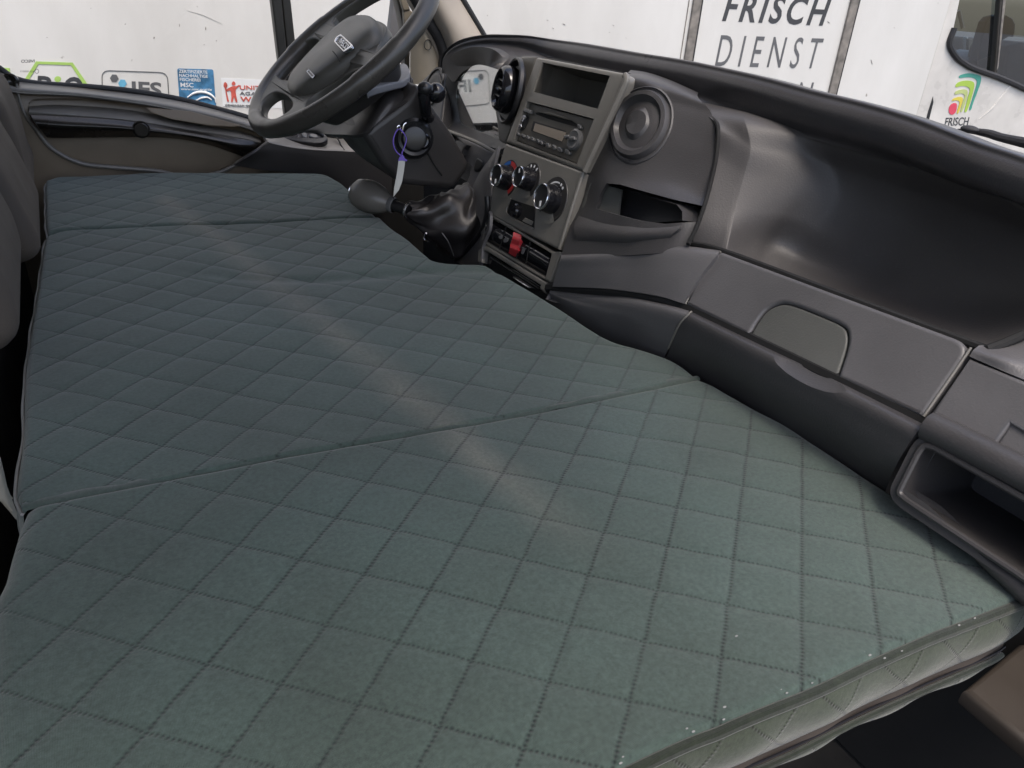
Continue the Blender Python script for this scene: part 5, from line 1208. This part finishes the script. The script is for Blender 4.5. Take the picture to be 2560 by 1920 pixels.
key = thing('key_tag', 'pale key tag on a purple loop hanging from the ignition lock', 'key tag', at('z5', 600, 840, Y=.735))
def kp(pts, Y=.738): return [at('z5', x, y, Y=Y) for x, y in pts]
link('key_shaft', tube(kp([(640, 285), (655, 215), (676, 198)], .745), .0016, 8, samples=12), 'chrome', key)
link('key_ring', tube([at('z5', 612 + 14 * math.cos(t), 240 + 18 * math.sin(t), Y=.74) for t in np.linspace(0, 2 * math.pi, 20, endpoint=False)], .0016, 8, closed=True), 'chrome', key)
link('loop', tube(kp([(606, 250), (580, 290), (564, 350), (572, 410), (598, 455), (630, 482)]), .0012, 8, samples=30), 'purple', key)
link('loop', tube(kp([(618, 248), (652, 285), (676, 335), (664, 395), (642, 450), (636, 482)], .736), .0012, 8, samples=30), 'purple', key)
link('clasp', plate(kp([(632, 468), (650, 478), (662, 505), (686, 518), (680, 530), (640, 524), (606, 528), (614, 505)]), (-.3, -1, .1), .003, .0008), 'purple', key)
link('tag', plate(kp([(612, 520), (668, 524), (655, 620), (640, 705), (612, 778), (565, 838), (572, 760), (592, 660)]), (-.3, -1, .1), .0016, .0004), 'tag', key)

# ================================================================== GEAR LEVER
gear = thing('gear_lever', 'black gear lever with rounded knob and crumpled leather gaiter beside the console', 'gear lever', (0.55, 0.66, -0.05))
KC = at('z5', 350, 832, X=.375); NK = at('z5', 690, 955, X=.430); BC = at('z5', 1140, 1050, X=.565)
kd = unit(at('z5', 540, 900, X=.407) - KC)
prof = [(.0001, -.040), (.012, -.0395), (.021, -.036), (.029, -.028), (.0330, -.014), (.0348, 0.0), (.0338, .014), (.0300, .028), (.024, .042), (.0175, .051), (.0155, .055)]
kb = link('knob', lathe(KC, kd, prof, 40), 'knob', gear)
link('shift_pattern_cap', lathe(KC, kd, [(.0001, -.0425), (.011, -.042), (.019, -.039), (.0215, -.037), (.020, -.0345)], 32), 'chrome', kb)
xk, yk, _ = frame(kd)
for a, b in ((-.007, .006), (0, .007), (.007, .006), (-.007, -.006), (0, -.007), (.007, -.006)):
    link('shift_mark', box(KC - kd * .0425 + xk * a + yk * b, xk, yk, kd, .0035, .0055, .0016, .0004), 'ink', kb)
link('collar', lathe(KC + kd * .054, kd, [(.0155, 0), (.017, .002), (.017, .010), (.0145, .012)], 32), 'button', gear)
link('shaft', tube([KC + kd * .055, NK], .0115, 16), 'black', gear)
link('cable_tie', tube([NK + (WN * 0 + np.cross(kd, (0, 0, 1)) * .0145 * math.cos(t) + np.cross(kd, np.cross(kd, (0, 0, 1))) * .0145 * math.sin(t)) for t in np.linspace(0, 2 * math.pi, 24, endpoint=False)], .003, 8, closed=True), 'chrome', gear)
def gaiter():
    path = crs([NK - kd * .004, at('z5', 800, 985, X=.465), at('z5', 950, 1010, X=.50), at('z5', 1085, 1050, X=.54), BC, at('z5', 1215, 1060, X=.60)], 60)
    radii = np.interp(np.linspace(0, 1, 60), [0, .08, .2, .4, .6, .8, .92, 1], [.014, .020, .029, .049, .069, .082, .085, .070])
    V = []; n = 72
    ax = unit(BC - NK); x, y, _ = frame(ax)
    for i in range(60):
        s = i / 59
        for k in range(n):
            t = 2 * math.pi * k / n
            fold = .11 * math.sin(5 * t + 9 * s) * math.sin(math.pi * min(1, s * 1.15)) + .07 * math.sin(2 * t - 22 * s) * (s < .85) + .05 * math.sin(9 * t + 30 * s * (1 + .3 * math.sin(t)))
            r = radii[i] * (1 + fold * .75)
            V.append(path[i] + (x * math.cos(t) + y * math.sin(t)) * r + ax * .006 * math.sin(3 * t + 14 * s))
    return fixn(raw(V, gridfaces(60, n) + [(i * n + n - 1, i * n, (i + 1) * n, (i + 1) * n + n - 1) for i in range(59)]))
link('gaiter', gaiter(), 'gaiter', gear)
link('gaiter_stitching', tube([at('z5', x, y, X=X_) for x, y, X_ in [(985, 1150, .462), (1030, 1210, .47), (1062, 1280, .485), (1085, 1345, .50)]], .0011, 6, samples=16), 'ink_mid', gear)
link('gaiter_clip', tube([at('z5', x, y, X=.46) for x, y in [(850, 1150), (828, 1170), (832, 1205), (865, 1222)]], .002, 8, samples=14), 'chrome', gear)
link('gaiter_ring', tube([at('z5', x, y, X=.548) for x, y in [(1375, 830), (1378, 950), (1350, 1080), (1290, 1190), (1190, 1310), (1105, 1385)]], .006, 10, samples=40), 'black', gear)
link('gaiter_flange', patch([xs('z5', [(1392, 960, .545), (1372, 1080, .545), (1310, 1190, .545), (1210, 1310, .545), (1110, 1400, .545)]), xs('z5', [(1400, 1000, .54), (1390, 1120, .535), (1335, 1260, .53), (1320, 1400, .525), (1280, 1480, .525)])], 24, 8, .006), 'lid', gear)
